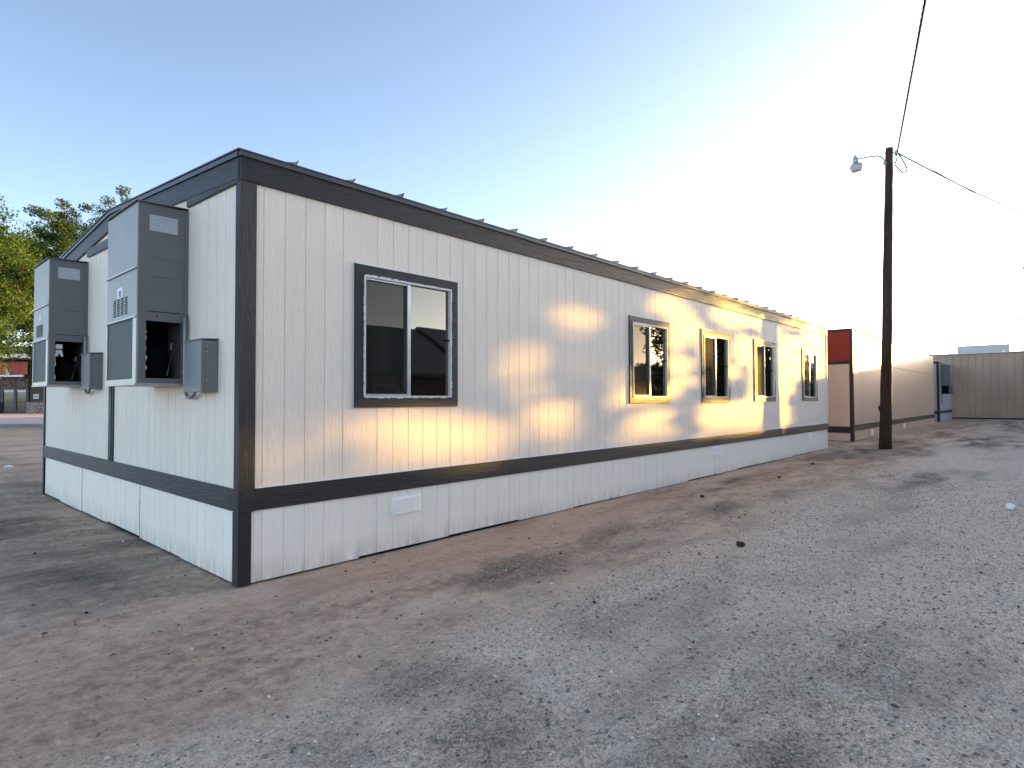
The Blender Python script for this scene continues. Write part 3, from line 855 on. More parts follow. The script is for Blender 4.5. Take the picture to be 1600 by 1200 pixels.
# ---------------------------------------------------------------- small white trailer beyond, with its air conditioner
t3 = empty('white_trailer', (39.3, -.02, gz(39)), 'narrow white trailer with dark corner post between the tan trailer and the steel building', 'building')
x0 = 39.3; yf = -.03; b0 = gz(39.3); H3 = 3.55
mb = MB(); grooved(mb, 'x', x0 + .12, 44.9, b0 + .62, H3 - .1, 0, pitch=.2, plane=yf); grooved(mb, 'x', x0 + .12, 44.9, b0 + .0, b0 + .47, 0, pitch=.2, plane=yf)
grooved(mb, 'y', yf + .1, 3.4, b0 + .62, H3 - .1, 0, pitch=.2, plane=x0); grooved(mb, 'y', yf + .1, 3.4, b0, b0 + .47, 0, pitch=.2, plane=x0)
mb.build('siding', MAT['lilac'], t3)
mb = MB(); mb.box(x0 - .02, x0 + .12, yf - .02, yf + .01, b0, H3 - .1); mb.box(x0 - .0195, x0 + .01, yf + .01, yf + .10, b0, H3 - .1); mb.build('corner_trim', MAT['brown_trim'], t3)
mb = MB(); mb.box(x0 + .12, 44.9, yf - .02, yf + .01, b0 + .47, b0 + .62); mb.box(x0 - .02, x0 + .01, yf + .10, 3.4, b0 + .47, b0 + .62); mb.build('belt_trim', MAT['brown_trim'], t3)
mb = MB(); mb.box(x0 - .03, 44.9, yf - .03, yf + .012, H3 - .1, H3 + .03); mb.box(x0 - .03, x0 + .012, yf + .012, 3.4, H3 - .1, H3 + .03); mb.build('fascia', MAT['brown_trim'], t3)
mb = MB(); mb.box(x0 - .06, 44.9, yf - .06, 3.45, H3 + .03, H3 + .06); mb.build('roof', MAT['white_metal'], t3)
# its wall unit: cabinet, rain hood, black sheet standing in for the shaded bay on the side that faces us, conduit
o = empty('wall_air_conditioner', (40.2, yf, 1.5), 'small distant grey wall air conditioner on the narrow white trailer', 'air conditioner', None)
ax0, ax1, ay = 40.05, 41.0, yf - .46
m = MB(); m.bbox(ax0, ax1, ay, yf, 2.22, 3.42, .01); m.box(ax0 + .02, ax1, ay + .01, yf, 1.72, 2.22); m.build('cabinet', MAT['ac_side'], o)
m = MB(); m.box(ax0 + .0, ax0 + .018, ay + .08, yf - .06, 1.74, 2.2); m.build('dark_bay_sheet', MAT['dark'], o)
m = MB(); m.box(ax0 - .02, ax1 + .02, ay - .03, yf, 3.42, 3.45); m.build('rain_hood', MAT['white_metal'], o)
m = MB(); m.box(ax0 + .02, ax1, ay - .012, ay + .008, 1.74, 2.2); m.build('coil_guard', MAT['coil'], o)
m = MB(); m.tube([(ax0 + .1, yf - .05, 1.72), (ax0 + .08, yf - .06, 1.5), (ax0 + .1, yf - .04, 1.2), (ax0 + .12, yf - .02, 1.1)], .02, 6); m.build('conduit', MAT['emt'], o)

# ---------------------------------------------------------------- ribbed steel building
sb = empty('steel_building', (45.5, -8, gz(45)), 'long tan ribbed steel building closing the end of the lane', 'building')
bx, y0, y1, zt = 45.5, -8.0, 40.0, 4.28  # unseen far end lengthened to shade the ground behind the white building
b0 = gz(45.5)
m = MB(); y = y0; r_ = random.Random(5)
prof = []
while y < y1:
    prof += [(y, 0), (y + .30, 0), (y + .325, .035), (y + .355, .035), (y + .38, 0)]; y += .38
prof = [(min(a_, y1), b_) for a_, b_ in prof]
for (ya, da), (yb, db) in zip(prof, prof[1:]):
    if yb - ya > 1e-6: m.quad((bx - da, ya, b0 - .1), (bx - db, yb, b0 - .1), (bx - db, yb, zt), (bx - da, ya, zt))
m.quad((bx, y0, b0 - .1), (bx + 14, y0, b0 - .1), (bx + 14, y0, zt), (bx, y0, zt)); m.quad((bx, y1, b0 - .1), (bx + 14, y1, b0 - .1), (bx + 14, y1, zt), (bx, y1, zt)); m.quad((bx + 14, y0, b0 - .1), (bx + 14, y1, b0 - .1), (bx + 14, y1, zt), (bx + 14, y0, zt))
m.build('wall', MAT['tan_steel'], sb)
m = MB(); m.box(bx - .05, bx - .0365, y0 - .02, y1, b0 - .05, b0 + .09); m.build('base_trim', MAT['brown_trim'], sb)
m = MB(); m.prism([(bx - .12, y0 - .1, zt), (bx + 7, y0 - .1, zt + .25), (bx + 14.1, y0 - .1, zt), (bx + 14.1, y0 - .1, zt + .06), (bx + 7, y0 - .1, zt + .31), (bx - .12, y0 - .1, zt + .06)], (0, y1 - y0 + .2, 0))
y = y0
while y < y1:
    m.prism([(bx - .125, y, zt + .058), (bx - .125, y + .08, zt + .058), (bx - .125, y + .06, zt + .10), (bx - .125, y + .02, zt + .10)], (7.1, 0, .25)); y += .9
m.build('roof', MAT['white_metal'], sb)
o = empty('rooftop_duct', (47.5, -2.7, 4.3), 'long pale grey box unit on the steel building roof', 'rooftop unit')
m = MB(); m.bbox(47.2, 48.3, -2.82, -.12, 4.42, 4.93, .02); m.build('housing', MAT['unit_grey'], o)
m = MB(); m.box(47.25, 48.25, -2.77, -.17, 4.33, 4.42); m.build('curb', MAT['galv'], o)

# ---------------------------------------------------------------- utility pole, yard light, wires
def npz(px, n=1): return px
PB = Vector((17.74, -1.33, gz(17.7) - .05)); PT = Vector((18.16, -1.49, 8.82))
up_ = empty('utility_pole', PB, 'tall dark wooden utility pole standing beside the far end of the white building', 'utility pole')
def on_pole(t): return PB.lerp(PT, t)
pts = []; rad = []
r_ = random.Random(2)
for k in range(25):
    t = k / 24; p_ = on_pole(t) + Vector((r_.uniform(-.006, .006), r_.uniform(-.006, .006), 0)); pts.append(p_); rad.append(.158 - .062 * t + r_.uniform(-.003, .003) + (.02 if k == 0 else 0))
m = MB(); m.tube(pts, rad, 20); m.build('shaft', MAT['pole'], up_, True)
side = Vector((.671, -.741, 0))
q = on_pole(.985)
m = MB(); m.tube([q + side * .08, q + side * .22], .012, 6); m.build('bracket', MAT['galv'], up_)
m = MB(); m.tube([q + side * .20 + Vector((0, 0, .06)), q + side * .20 - Vector((0, 0, .06))], .045, 10); m.build('insulator', MAT['galv'], up_)
m = MB(); m.tube([q - side * .14, q - side * .08], .02, 6); m.build('bolt', MAT['galv'], up_)
q = on_pole(.953)
m = MB(); m.tube([q + side * .08, q + side * .16, q + side * .19 - Vector((0, 0, .02))], .012, 6); m.build('hook', MAT['galv'], up_)
m = MB(); q = on_pole(.135); m.prism([q + Vector((-.13, .11, -.06)), q + Vector((-.19, .14, .04)), q + Vector((-.12, .12, .10))], (.02, .03, 0)); m.build('wood_splinter', MAT['pole'], up_)

# lamp
A = on_pole(.952) - side * .10; Lh = Vector((17.50, -.76, 8.47))
lamp = empty('yard_light', A, 'grey yard light on a curved arm from the wooden pole', 'lamp')
d = (Lh - A); dh = Vector((d.x, d.y, 0)); L_ = dh.length; dh.normalize()
m = MB(); m.tube([A, A + dh * .03 + Vector((0, 0, .02)), A + dh * .06 + Vector((0, 0, .10)), A + dh * .13 + Vector((0, 0, .17)), A + dh * .24 + Vector((0, 0, .20)), A + dh * .45 + Vector((0, 0, .175)), A + dh * (L_ - .06) + Vector((0, 0, .11))], .020, 10); m.build('arm', MAT['galv'], lamp, True)
m = MB(); m.tube([A - dh * .05 - Vector((0, 0, .02)), A + dh * .06 - Vector((0, 0, .02))], .045, 10); m.build('mount', MAT['galv'], lamp)
c0 = A + dh * L_; zt_ = 8.47
ax = (Vector((0, 0, 1)) + dh * .12).normalized()
def lathe(m, prof, n=16):
    m.tube([c0 + ax * ((z_ - 8.47) * .9) for r__, z_ in prof], [r__ * .88 for r__, z_ in prof], n)
m = MB(); lathe(m, [(.085, 8.44), (.088, 8.52), (.080, 8.60), (.05, 8.66), (.028, 8.68), (.026, 8.72), (.01, 8.735)]); m.build('ballast_housing', MAT['galv'], lamp, True)
m = MB(); lathe(m, [(.08, 8.445), (.16, 8.425), (.205, 8.33), (.20, 8.325)]); m.build('hood', MAT['galv'], lamp, True)
m = MB(); lathe(m, [(.195, 8.335), (.18, 8.26), (.155, 8.185), (.14, 8.175)]); m.build('refractor', MAT['lens'], lamp, True)


def wire(name, P, label, rad, twist=0.0, group='overhead wires fixed to the wooden pole'):
    m = MB()
    P = [Vector(p_) for p_ in P]
    if twist > 0:
        for ph in (0, 2.1, 4.2):
            out = []
            for k, p_ in enumerate(P):
                t = (P[min(k + 1, len(P) - 1)] - P[max(k - 1, 0)]).normalized(); x_ = t.cross(Vector((0, 0, 1))).normalized(); y_ = t.cross(x_)
                an = k * 1.05 + ph
                out.append(p_ + (x_ * math.cos(an) + y_ * math.sin(an)) * twist)
            m.tube(out, rad, 5)
    else:
        m.tube(P, rad, 5)
    o = m.build(name, MAT['cable'], None, True)
    return tag(o, label, 'wire', group)


def sag(a, b, s, n):
    a = Vector(a); b = Vector(b)
    return [a.lerp(b, t / n) - Vector((0, 0, 4 * s * (t / n) * (1 - t / n))) for t in range(n + 1)]


T0 = on_pole(.985) + side * .23
wire('overhead_wire', sag(T0, (-17.4, -9.95, 10.7), .2, 330), 'twisted black service wire rising from the pole top to the upper edge of the sky', .0125, .012)
wire('overhead_wire', sag(T0, (46.6, -9.3, 9.4), .52, 230), 'wire running from the pole down to the right edge, upper one of the pair', .012, .009)
wire('overhead_wire', sag(T0 + Vector((.35, -.40, -.22)), (46.6, -9.3, 8.75), .5, 60), 'thin lower wire of the pair running from the pole to the right edge', .010)
q = T0
def P_(dx, dz): return q + side * dx + Vector((0, 0, dz))
wire('drip_loop', [P_(0, 0), P_(-.04, -.12), P_(-.03, -.24), P_(-.08, -.36), P_(.04, -.48), P_(.16, -.60), P_(.26, -.55), P_(.28, -.47), P_(.20, -.30), P_(.10, -.12), P_(.03, -.03)], 'slack black drip loop hanging just right of the pole top', .017, group='drip loops at the pole top')
wire('drip_loop', [P_(.16, -.60), P_(.30, -.54), P_(.50, -.52), P_(.66, -.48), P_(.74, -.40)], 'thin slack wire linking the drip loop to the right hand service wire', .012, group='drip loops at the pole top')

# ---------------------------------------------------------------- trees
def leaf_mat(name, a, b, c):
    m = N(name); ri = m.island()
    m.set(color=m.ramp(ri, (0, a), (.5, b), (1, c)), rough=.55, spec=.25)
    tr = m.t.nodes.new('ShaderNodeBsdfTranslucent'); m._in(tr.inputs[0], m.ramp(ri, (0, tuple(x_ * 1.3 for x_ in a)), (.5, tuple(x_ * 1.5 for x_ in b)), (1, tuple(x_ * 1.6 for x_ in c))))
    mx = m.t.nodes.new('ShaderNodeMixShader'); mx.inputs[0].default_value = .38
    out = m.t.nodes['Material Output']
    m.t.links.new(m.b.outputs[0], mx.inputs[1]); m.t.links.new(tr.outputs[0], mx.inputs[2]); m.t.links.new(mx.outputs[0], out.inputs[0])
    return m.mat
MAT['leaf'] = leaf_mat('shade_green_leaves', (.020, .042, .010), (.042, .080, .016), (.075, .115, .022))  # darker greens; shade on the middle left tree is put into the colour
MAT['leafy'] = leaf_mat('sunlit_yellow_green_leaves', (.024, .058, .012), (.055, .108, .022), (.10, .155, .03))  # lighter, yellower copy with sunlight put into the leaf colour
MAT['bark'] = plain('rough_bark', (.075, .055, .042), .9, 0, .4, 7, .6, .2)


def leaves(C, R, n_per, size, r, sq=(1, 1, .75)):
    """leaf rhombs in clumps: C (k,3) clump centres, R clump radii"""
    k = len(C); n = k * n_per
    ci = np.repeat(np.arange(k), n_per)
    d = r.normal(0, 1, (n, 3)); d /= np.linalg.norm(d, axis=1)[:, None]
    rad = r.rand(n) ** .5
    P = C[ci] + d * (rad * R[ci])[:, None] * np.array(sq)
    s = size * r.uniform(.55, 1.3, n)
    a = r.normal(0, 1, (n, 3)); a /= np.linalg.norm(a, axis=1)[:, None]
    b = np.cross(a, r.normal(0, 1, (n, 3))); b /= np.linalg.norm(b, axis=1)[:, None]
    return P, s, a, b


def leaf_obj(P, s, a, b, mat, parent, name='crown'):
    n = len(P)
    up__ = np.cross(a, b) * (s * .18)[:, None]
    V = np.stack([P - a * s[:, None], P + b * (s * .42)[:, None] + up__, P + a * s[:, None], P - b * (s * .42)[:, None] + up__], 1).reshape(-1, 3)
    F = np.arange(4 * n).reshape(n, 4)
    return np_mesh(name, V, F, mat, parent)


def limbs(base, H, crown_c, crown_r, r, trunk_r, n_limb=9, trunk_top=.45):
    m = MB(); tips = []
    base = Vector(base); cc = Vector(crown_c)
    fork = base.lerp(Vector((cc.x, cc.y, base.z + H)), trunk_top); fork.z = base.z + H * trunk_top * .8
    pts = [base + (fork - base) * t + Vector((r.normal(0, .05), r.normal(0, .05), 0)) * (t * 2) for t in (0, .15, .4, .7, 1)]
    m.tube(pts, [trunk_r * q_ for q_ in (1.35, 1.05, .92, .85, .75)], 10)
    for k in range(n_limb):
        an = 2 * math.pi * (k + r.uniform(0, .6)) / n_limb; el = r.uniform(.0, 1.1)
        e_ = cc + Vector((math.cos(an) * crown_r[0] * math.cos(el), math.sin(an) * crown_r[1] * math.cos(el), math.sin(el) * crown_r[2])) * r.uniform(.7, .95)
        s_0 = pts[3].lerp(fork, r.uniform(0, 1)); mid = s_0.lerp(e_, .5) + Vector((r.normal(0, .3), r.normal(0, .3), r.uniform(.0, .7)))
        seq = [s_0, s_0.lerp(mid, .5) + Vector((0, 0, .15)), mid, mid.lerp(e_, .55) + Vector((r.normal(0, .2), r.normal(0, .2), .1)), e_]
        m.tube(seq, [trunk_r * q_ for q_ in (.5, .4, .28, .16, .05)], 7)
        tips += seq[2:]
        for s2 in range(4):
            f_ = seq[2].lerp(seq[4], s2 / 4); e2 = f_ + Vector((r.normal(0, 1), r.normal(0, 1), r.normal(.2, .7))) * .28 * max(crown_r)
            m.tube([f_, f_.lerp(e2, .5) + Vector((0, 0, .1)), e2], [trunk_r * .17, trunk_r * .1, trunk_r * .03], 5); tips.append(e2)
    return m, tips


def tree(name, base, H, cc, cr, label, seed, mat, n_cl=120, n_per=110, size=.11, clr=.75, group=None, trunk_r=.2, inner=.35, keep=None):
    r = np.random.RandomState(seed)
    o = empty(name, base, label, 'tree', group)
    m, tips = limbs(base, H, cc, cr, r, trunk_r)
    m.build('trunk', MAT['bark'], o, True)
    d = r.normal(0, 1, (n_cl, 3)); d /= np.linalg.norm(d, axis=1)[:, None]
    rad = inner + (1 - inner) * r.rand(n_cl) ** .6
    C = np.array(cc) + d * rad[:, None] * np.array(cr) * r.uniform(.8, 1.12, (n_cl, 1))
    C = np.vstack([C, np.array([tuple(t) for t in tips])])
    R = clr * r.uniform(.55, 1.25, len(C))
    P, s, a, b = leaves(C, R, n_per, size, r)
    k = P[:, 2] > .05
    if keep is not None: k &= keep(P, r)
    leaf_obj(P[k], s[k], a[k], b[k], mat, o)
    return o


def LP(px, t, z):       # a spot seen far to the left, by bearing and distance
    return None

# trees behind the building, beyond its far corner
G1 = 'leafy trees behind the white building'
tree('leafy_tree', (1.0, 29.3, 0), 9, (1.0, 29.3, 6.7), (3.4, 3.0, 3.9), 'sunlit yellow green tree at the left edge of the picture', 21, MAT['leafy'], 190, 210, .075, .6, G1)
tree('leafy_tree', (5.4, 33.6, 0), 10, (5.4, 33.4, 7.0), (3.9, 3.2, 4.3), 'shade-darkened green tree showing between the two air conditioners', 22, MAT['leaf'], 300, 210, .08, .62, G1, inner=.2)
tree('leafy_tree', (8.9, 38.2, 0), 12, (8.4, 38.0, 9.6), (4.4, 3.6, 4.6), 'tree with sparse wispy top just above the white roof edge', 23, MAT['leaf'], 190, 190, .08, .55, G1)

# shade tree at the right: its gaps are shaped to throw chosen sun patches on the wall
GAPS = [(0.22, 1.06, 0.30, 0.30), (0.05, 1.35, 0.22, 0.36), (0.36, 0.92, 0.17, 0.14), (0.45, 1.16, 0.08, 0.12), (1.03, 1.43, 0.13, 0.3), (1.38, 1.22, 0.46, 0.19), (1.87, 1.21, 0.51, 0.19), (1.64, 0.93, 0.36, 0.09), (2.42, 1.05, 0.48, 0.32), (2.86, 0.99, 0.48, 0.3), (4.22, 1.17, 0.42, 0.36), (3.77, 1.56, 0.21, 0.33), (3.61, 1.96, 0.27, 0.31), (3.34, 1.83, 0.12, 0.17), (4.77, 2.64, 0.37, 0.24), (4.76, 2.01, 0.18, 0.1), (6.77, 1.01, 0.84, 0.3), (6.24, 0.85, 0.58, 0.16), (7.62, 1.92, 0.29, 0.41), (7.53, 2.4, 0.19, 0.45), (5.9, 1.76, 0.19, 0.36), (5.75, 1.36, 0.18, 0.14), (6.65, 1.58, 0.62, 0.11), (8.3, 2.86, 0.58, 0.31), (7.44, 3.12, 0.59, 0.16), (10.16, 3.21, 1.32, 0.29), (10.93, 2.6, 0.8, 0.47), (9.12, 2.49, 0.53, 0.38), (10.04, 2.09, 0.59, 0.19), (8.39, 1.8, 0.27, 0.33), (9.28, 1.21, 1.01, 0.38), (10.38, 1.02, 1.02, 0.6), (11.47, 1.27, 1.0, 0.71), (11.78, 2.0, 0.8, 0.58), (8.68, 0.83, 0.83, 0.19), (13.07, 2.57, 0.64, 0.38), (13.89, 2.86, 0.69, 0.36), (14.11, 2.3, 0.71, 0.49), (13.19, 1.25, 0.6, 0.94), (13.7, 1.88, 0.68, 0.39), (15.33, 3.3, 0.68, 0.35), (16.56, 2.94, 0.51, 0.44), (16.72, 2.39, 0.38, 0.41), (11.89, 3.25, 0.65, 0.21), (12.72, 3.09, 0.44, 0.25)]
GA = np.array(GAPS)
sx_, sy_, sz_ = S.x, S.y, S.z


def gap_keep(P, r):
    t = P[:, 1] / sy_
    x = P[:, 0] - sx_ * t; z = P[:, 2] - sz_ * t
    x = x + r.normal(0, .05, len(x)); z = z + r.normal(0, .02, len(x))
    k = np.ones(len(x), bool)
    for gx_, gz_, rx, rz in GA:
        if gx_ > 8: rx *= .8; rz *= .8
        elif gx_ > 3.2: rx = rx + .12; rz = rz + .06
        else: rx = rx + .06; rz = rz + .05
        k &= ((x - gx_) / rx) ** 2 + ((z - gz_) / rz) ** 2 > 1
    thin = (x > 7.2) & (z > .75) & ~((np.abs(z - (1.62 + .055 * (x - 9))) < .13) & (x < 11.8))
    k &= ~thin | (r.rand(len(x)) < .42)
    k &= ~((x > 17.4) & (z < 4.2)) & (P[:, 1] < -3.98 - .012 * (P[:, 0] - 33))                # open sky beyond the crown
    return k


def shade_tree(base, label, seed):
    r = np.random.RandomState(seed)
    o = empty('shade_tree', base, label, 'tree', 'shade trees at the right of the lane')
    cc = (base[0], base[1], 5.6); cr = (4.6, 5.2, 4.9)
    m, tips = limbs(base, 10, cc, cr, r, .26, 10, .4)
    # limbs never cross the sunny gaps either: drop those faces
    m.build('trunk', MAT['bark'], o, True)
    n = 46000
    d = r.normal(0, 1, (n, 3)); d /= np.linalg.norm(d, axis=1)[:, None]
    P = np.array(cc) + d * (r.rand(n) ** .42)[:, None] * np.array(cr) * (1 + .16 * np.sin(d[:, :1] * 7 + 2) * np.cos(d[:, 2:3] * 6 + d[:, 1:2] * 5))
    # lower drooping skirts of foliage
    n2 = 16000
    Q = np.stack([base[0] + r.uniform(-4.2, 4.2, n2), base[1] + r.uniform(-4.8, 4.6, n2), r.uniform(.9, 3.6, n2)], 1)
    P = np.vstack([P, Q]); n = len(P)
    s = .14 * r.uniform(.6, 1.3, n)
    a = r.normal(0, 1, (n, 3)); a /= np.linalg.norm(a, axis=1)[:, None]
    b = np.cross(a, r.normal(0, 1, (n, 3))); b /= np.linalg.norm(b, axis=1)[:, None]
    k = gap_keep(P, r) & (P[:, 2] > .6)
    lump = fnoise(P[:, 1] * 1.0 + 40, P[:, 2] * 1.0 + P[:, 0] * .5, 77, .9, 3)
    k &= (r.rand(n) < np.where(P[:, 2] > 6.2, np.clip(.55 + 3.0 * lump, 0.02, 1), 1))
    leaf_obj(P[k], s[k], a[k], b[k], MAT['leaf'], o)
    return o


shade_tree((33.0, -9.0, .1), 'leafy shade tree at the right edge of the lane, twig tips against the sky', 41)

# ---------------------------------------------------------------- lodge far left (frame: x to the right, y away from us)
LO = Vector((-2.1753, -4.9977, 0)) + Vector((math.cos(_yaw), math.sin(_yaw), 0)) * 61
LR = Vector((math.sin(_yaw), -math.cos(_yaw), 0)); LF = Vector((math.cos(_yaw), math.sin(_yaw), 0))


def lod(mb):
    mb.v = [tuple(LO + LR * x + LF * y + Vector((0, 0, z))) for x, y, z in mb.v]
    return mb


stn = N('brown_field_stone')
sv = stn.voro(stn.coord('Object', (1, 1, 1.6)), 3.2, 'Color'); sd = stn.voro(stn.coord('Object', (1, 1, 1.6)), 3.2, 'Distance', 'DISTANCE_TO_EDGE')
stn.set(color=stn.mix(stn.ramp(sd, (.02, 0.0), (.08, 1.0)), (.03, .022, .018), stn.ramp(stn.sep(sv)[0], (0, (.06, .038, .026)), (1, (.22, .145, .10)))), rough=.85)
stn.bump(sd, .5, .05)
MAT['stone_wall'] = stn.mat
stl = N('pale_field_stone')
sv = stl.voro(stl.coord('Object', (1, 1, 1.6)), 6, 'Color')
stl.set(color=stl.ramp(stl.sep(sv)[0], (0, (.12, .08, .065)), (1, (.45, .34, .29))), rough=.85)
MAT['pale_stone'] = stl.mat
MAT['brown_wall'] = plain('dark_brown_boards', (.075, .042, .025), .7, 0, .25, 3)
MAT['red_steel'] = plain('red_corrugated_steel', (.42, .085, .05), .5, 0, .15, 2)
MAT['cream'] = plain('cream_fascia', (.75, .62, .42), .6, 0, .1, 1)
MAT['pink_concrete'] = plain('pink_concrete', (.62, .43, .38), .8, 0, .08, .8)
MAT['grey_concrete'] = plain('grey_concrete', (.26, .25, .24), .85, 0, .15, 1.5)
MAT['door_frame'] = plain('dark_bronze_door_frame', (.012, .011, .011), .4, 0, .1, 5)
MAT['white_paint'] = plain('white_painted_board', (.85, .80, .74), .6, 0, .05, 3)
MAT['blind'] = plain('pale_blind', (.62, .60, .57), .6, 0, .05, 3)
MAT['door_glass'] = plain('door_glass_tint', (.075, .068, .058), .08, 0, .3, 1)

o = empty('lodge', LO + LR * -50 + Vector((0, 0, .25)), 'brown and red lodge with glass double doors in the far left background', 'building')
b = MB(); b.box(-66, -38, 0, 9, -.1, 5.5); lod(b).build('wall', MAT['brown_wall'], o)
b = MB(); b.prism([(-67, -1.6, 5.55), (-67, 4.5, 7.2), (-67, 10, 5.55), (-67, 10, 5.75), (-67, 4.5, 7.4), (-67, -1.6, 5.75)], (30, 0, 0)); rf_ = lod(b).build('roof', MAT['brown_wall'], o)
b = MB(); b.box(-67, -37, -1.72, -1.6, 5.68, 6.10); lod(b).build('fascia', MAT['cream'], rf_)
b = MB(); x = -60.0
while x < -48.85:
    b.prism([(x, -.75, 4.15), (x + .07, -.84, 4.15), (x + .15, -.84, 4.15), (x + .22, -.75, 4.15)], (0, 0, 1.15)); x += .24
b.box(-60, -48.6, -.748, -.70, 4.1, 5.35); lod(b).build('awning', MAT['red_steel'], o)
b = MB(); b.box(-51.75, -48.95, -.9, -.70, 3.86, 4.06); lod(b).build('lintel', MAT['white_paint'], o)
b = MB(); b.tube([(-50.25, -.86, 4.25), (-50.25, -1.0, 4.22), (-50.25, -1.16, 4.17)], [.05, .14, .17], 10); lod(b).build('flood_lamp', MAT['white_paint'], o)
b = MB(); b.box(-51.8, -48.9, -.3, -.01, 2.80, 3.80); lod(b).build('stone_panel', MAT['stone_wall'], o)
b = MB(); b.box(-51.75, -51.5, -.12, -.005, .26, 2.80); b.box(-49.2, -48.95, -.12, -.005, .26, 2.80); b.box(-51.5, -49.2, -.12, -.005, 2.60, 2.80); b.box(-50.45, -50.15, -.12, -.005, .26, 2.60)
b.box(-51.5, -50.45, -.12, -.005, .26, .46); b.box(-50.15, -49.2, -.12, -.005, .26, .46); b.box(-51.5, -50.45, -.11, -.005, 1.34, 1.40); b.box(-50.15, -49.2, -.11, -.005, 1.34, 1.40)
dr = lod(b).build('double_door', MAT['door_frame'], o)
for x0, x1 in ((-51.5, -50.45), (-50.15, -49.2)):
    b = MB(); b.box(x0, x1, -.055, -.045, .46, 1.34); b.box(x0, x1, -.055, -.045, 1.40, 2.60); lod(b).build('pane', MAT['door_glass'], dr)
    b = MB(); b.box(x0 + .03, x1 - .03, -.075, -.06, 2.34, 2.56); lod(b).build('blind', MAT['blind'], dr)
for x0, x1 in ((-48.8, -45.5), (-56, -51.8)):
    b = MB(); b.bbox(x0, x1, -.55, -.01, .2, 1.32, .03); lod(b).build('stone_plinth', MAT['pale_stone'], o)
for z0 in (1.66, 1.92):
    b = MB(); b.box(-48.5, -47.95, -.06, -.01, z0, z0 + .20); lod(b).build('notice_plate', MAT['blind'], o)
b = MB(); b.box(-75, -12, -27.5, -.0, -.3, .22); w_ = lod(b).build('concrete_walk', MAT['pink_concrete']); w_['kind'] = 'structure'
b = MB(); b.box(-75, -12, -27.8, -27.5, -.3, .21); b.box(-75, -12, -28.5, -27.8, -.3, .06); w_ = lod(b).build('kerb', MAT['grey_concrete']); w_['kind'] = 'structure'

# ---------------------------------------------------------------- across the lane, out of frame: what the windows mirror and barns added to shade the ground
def house(x0, x1, y0, y1, ze, zr, label, wallc, name='house'):
    o = empty(name, ((x0 + x1) / 2, (y0 + y1) / 2, 0), label, 'building')
    b = MB(); b.box(x0, x1, y0, y1, -.1, ze); ym = (y0 + y1) / 2
    b.prism([(x0 + .01, y0, ze), (x0 + .01, y1, ze), (x0 + .01, ym, zr - .1)], (.1, 0, 0)); b.prism([(x1 - .11, y0, ze), (x1 - .11, y1, ze), (x1 - .11, ym, zr - .1)], (.1, 0, 0)); b.build('wall', wallc, o)
    b = MB(); b.prism([(x0 - .4, y0 - .5, ze - .12), (x0 - .4, ym, zr), (x0 - .4, y1 + .5, ze - .12), (x0 - .4, y1 + .5, ze + .05), (x0 - .4, ym, zr + .17), (x0 - .4, y0 - .5, ze + .05)], (x1 - x0 + .8, 0, 0)); b.build('roof', MAT['roof'], o)
    b = MB(); xm = x0 + (x1 - x0) * .45; b.box(xm, xm + 1, y1, y1 + .06, 0, 2.1); b.build('door', MAT['brown_trim'], o)
    for k in (.15, .75):
        xm = x0 + (x1 - x0) * k; b = MB(); b.box(xm, xm + 1.3, y1, y1 + .05, 1, 2.2); wd = b.build('window', MAT['white_frame'], o)
        b = MB(); b.box(xm + .08, xm + 1.22, y1 + .05, y1 + .06, 1.08, 2.12); b.build('pane', MAT['glass'], wd)
    return o
house(-2, 18.2, -25, -17, 2.7, 5.2, 'dark roofed house across the lane, mirrored in the nearest window', MAT['brown_wall'])
house(19.2, 36, -25, -17, 2.8, 5.35, 'second dark roofed house across the lane, mirrored in the middle windows', MAT['brown_wall'])


def barn(x0, x1, y0, y1, h, label):  # unseen barn added to block the low sun
    o = empty('added_shade_barn', (x0, (y0 + y1) / 2, .2), label, 'building')
    b = MB(); b.box(x0, x1, y0, y1, 0, h - .25); b.build('wall', MAT['tan_steel'], o)
    b = MB(); b.prism([(x0 - .2, y0 - .1, h - .25), (x0 + .4, y0 - .1, h), (x1 + .1, y0 - .1, h - .2), (x1 + .1, y0 - .1, h - .3)], (0, y1 - y0 + .2, 0)); b.build('roof', MAT['white_metal'], o)
    b = MB(); b.box(x0 - .05, x0, (y0 + y1) / 2 - 1.5, (y0 + y1) / 2 + 1.5, .2, 3.2); b.build('door', MAT['brown_trim'], o)
    return o
barn(62, 72, -14.5, -8.3, 4.3, 'lower unseen tan barn added beyond the shade tree to shade the foot of the wall')
barn(62, 76, -60, -14.7, 5.4, 'taller unseen tan barn added beyond the shade tree to keep the lane in shade')

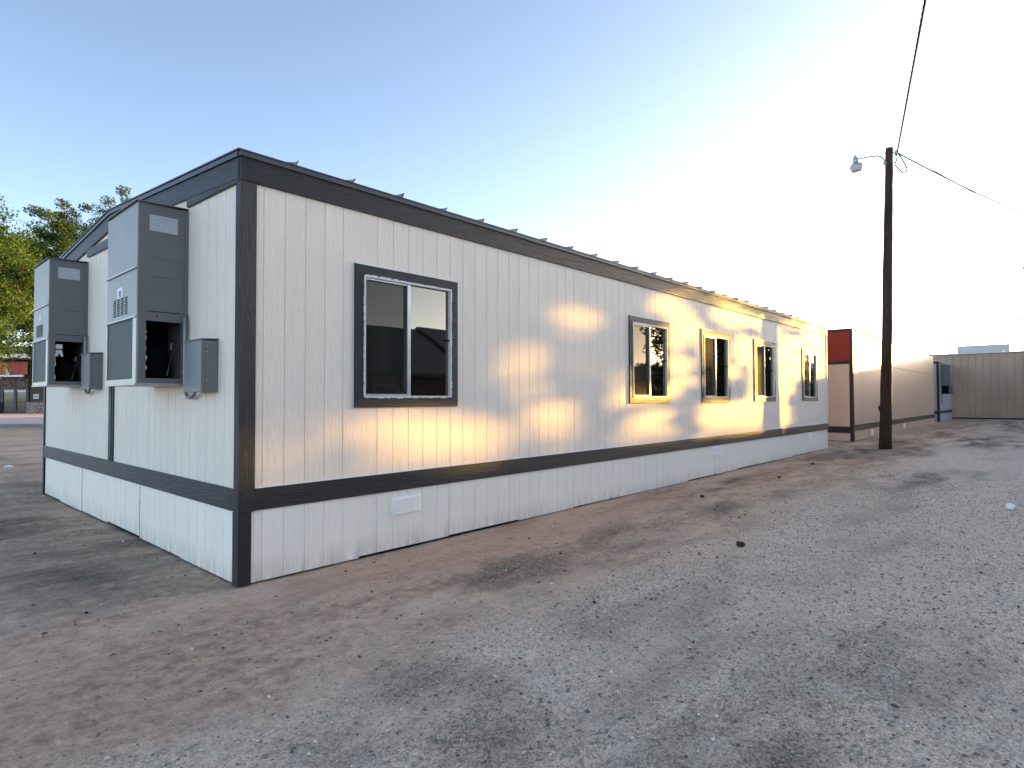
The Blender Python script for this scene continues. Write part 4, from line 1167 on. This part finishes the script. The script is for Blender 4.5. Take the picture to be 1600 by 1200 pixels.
# ---------------------------------------------------------------- small things on the ground
def lump(name, x, y, r0, sq, mat, seed, label, cat, group=None, crumple=.25, sink=.3):
    import bmesh
    r = random.Random(seed)
    bm = bmesh.new(); bmesh.ops.create_icosphere(bm, subdivisions=3, radius=1)
    off = [Vector((r.uniform(-1, 1), r.uniform(-1, 1), r.uniform(-1, 1))).normalized() for _ in range(16)]
    for v in bm.verts:
        k = max(v.co.normalized().dot(q_) for q_ in off)
        v.co *= r0 * (1 - crumple + crumple * 1.6 * (k - .75) / .25 * .6 + r.uniform(-.03, .03))
        v.co.x *= sq[0]; v.co.y *= sq[1]; v.co.z *= sq[2]
    me = bpy.data.meshes.new(name); bm.to_mesh(me); bm.free(); me.materials.append(mat)
    o = bpy.data.objects.new(name, me); col.objects.link(o)
    h = float(ground_h(np.array([x]), np.array([y]))[0])
    o.location = (x, y, h + r0 * sq[2] * (1 - sink)); o.rotation_euler = (0, 0, r.uniform(0, 6))
    return tag(o, label, cat, group)
MAT['paper'] = plain('crumpled_white_paper', (.85, .85, .84), .7, 0, .06, 30)
MAT['clod'] = plain('dark_earth_clod', (.05, .034, .026), .95, 0, .3, 30, .6, .1)
MAT['paper'].use_nodes = True
lump('crumpled_paper', 8.35, -4.5, .068, (1.0, .95, .8), MAT['paper'], 3, 'white crumpled paper lying alone on the gravel near the right edge', 'litter', None, .3)
lump('dirt_clod', 3.95, -2.58, .042, (1.3, .9, .8), MAT['clod'], 5, 'dark clod of earth on the pale strip between wall and lane', 'clod')
r_ = random.Random(17)
CG = 'small dark clods scattered over the dirt'
for (x, y, q_) in ((2.55, -1.35, .014), (6.5, -1.0, .03), (9.6, -1.1, .03), (12.4, -.9, .035), (1.6, -2.4, .012), (-.9, 2.6, .014), (-1.0, .2, .012)):
    lump('dirt_clod', x, y, q_, (1.3, 1, .7), MAT['clod'], r_.randint(0, 999), 'small dark clod scattered on the bare dirt', 'clod', CG)
m = MB(); m.prism([(.2, 12.6, .02), (.34, 12.5, .02), (.38, 12.62, .03), (.29, 12.68, .05), (.2, 12.66, .03)], (.0, .0, .008)); tag(m.build('paper_scrap', MAT['paper']), 'pale torn scrap lying on the dirt behind the far corner of the white building', 'litter')
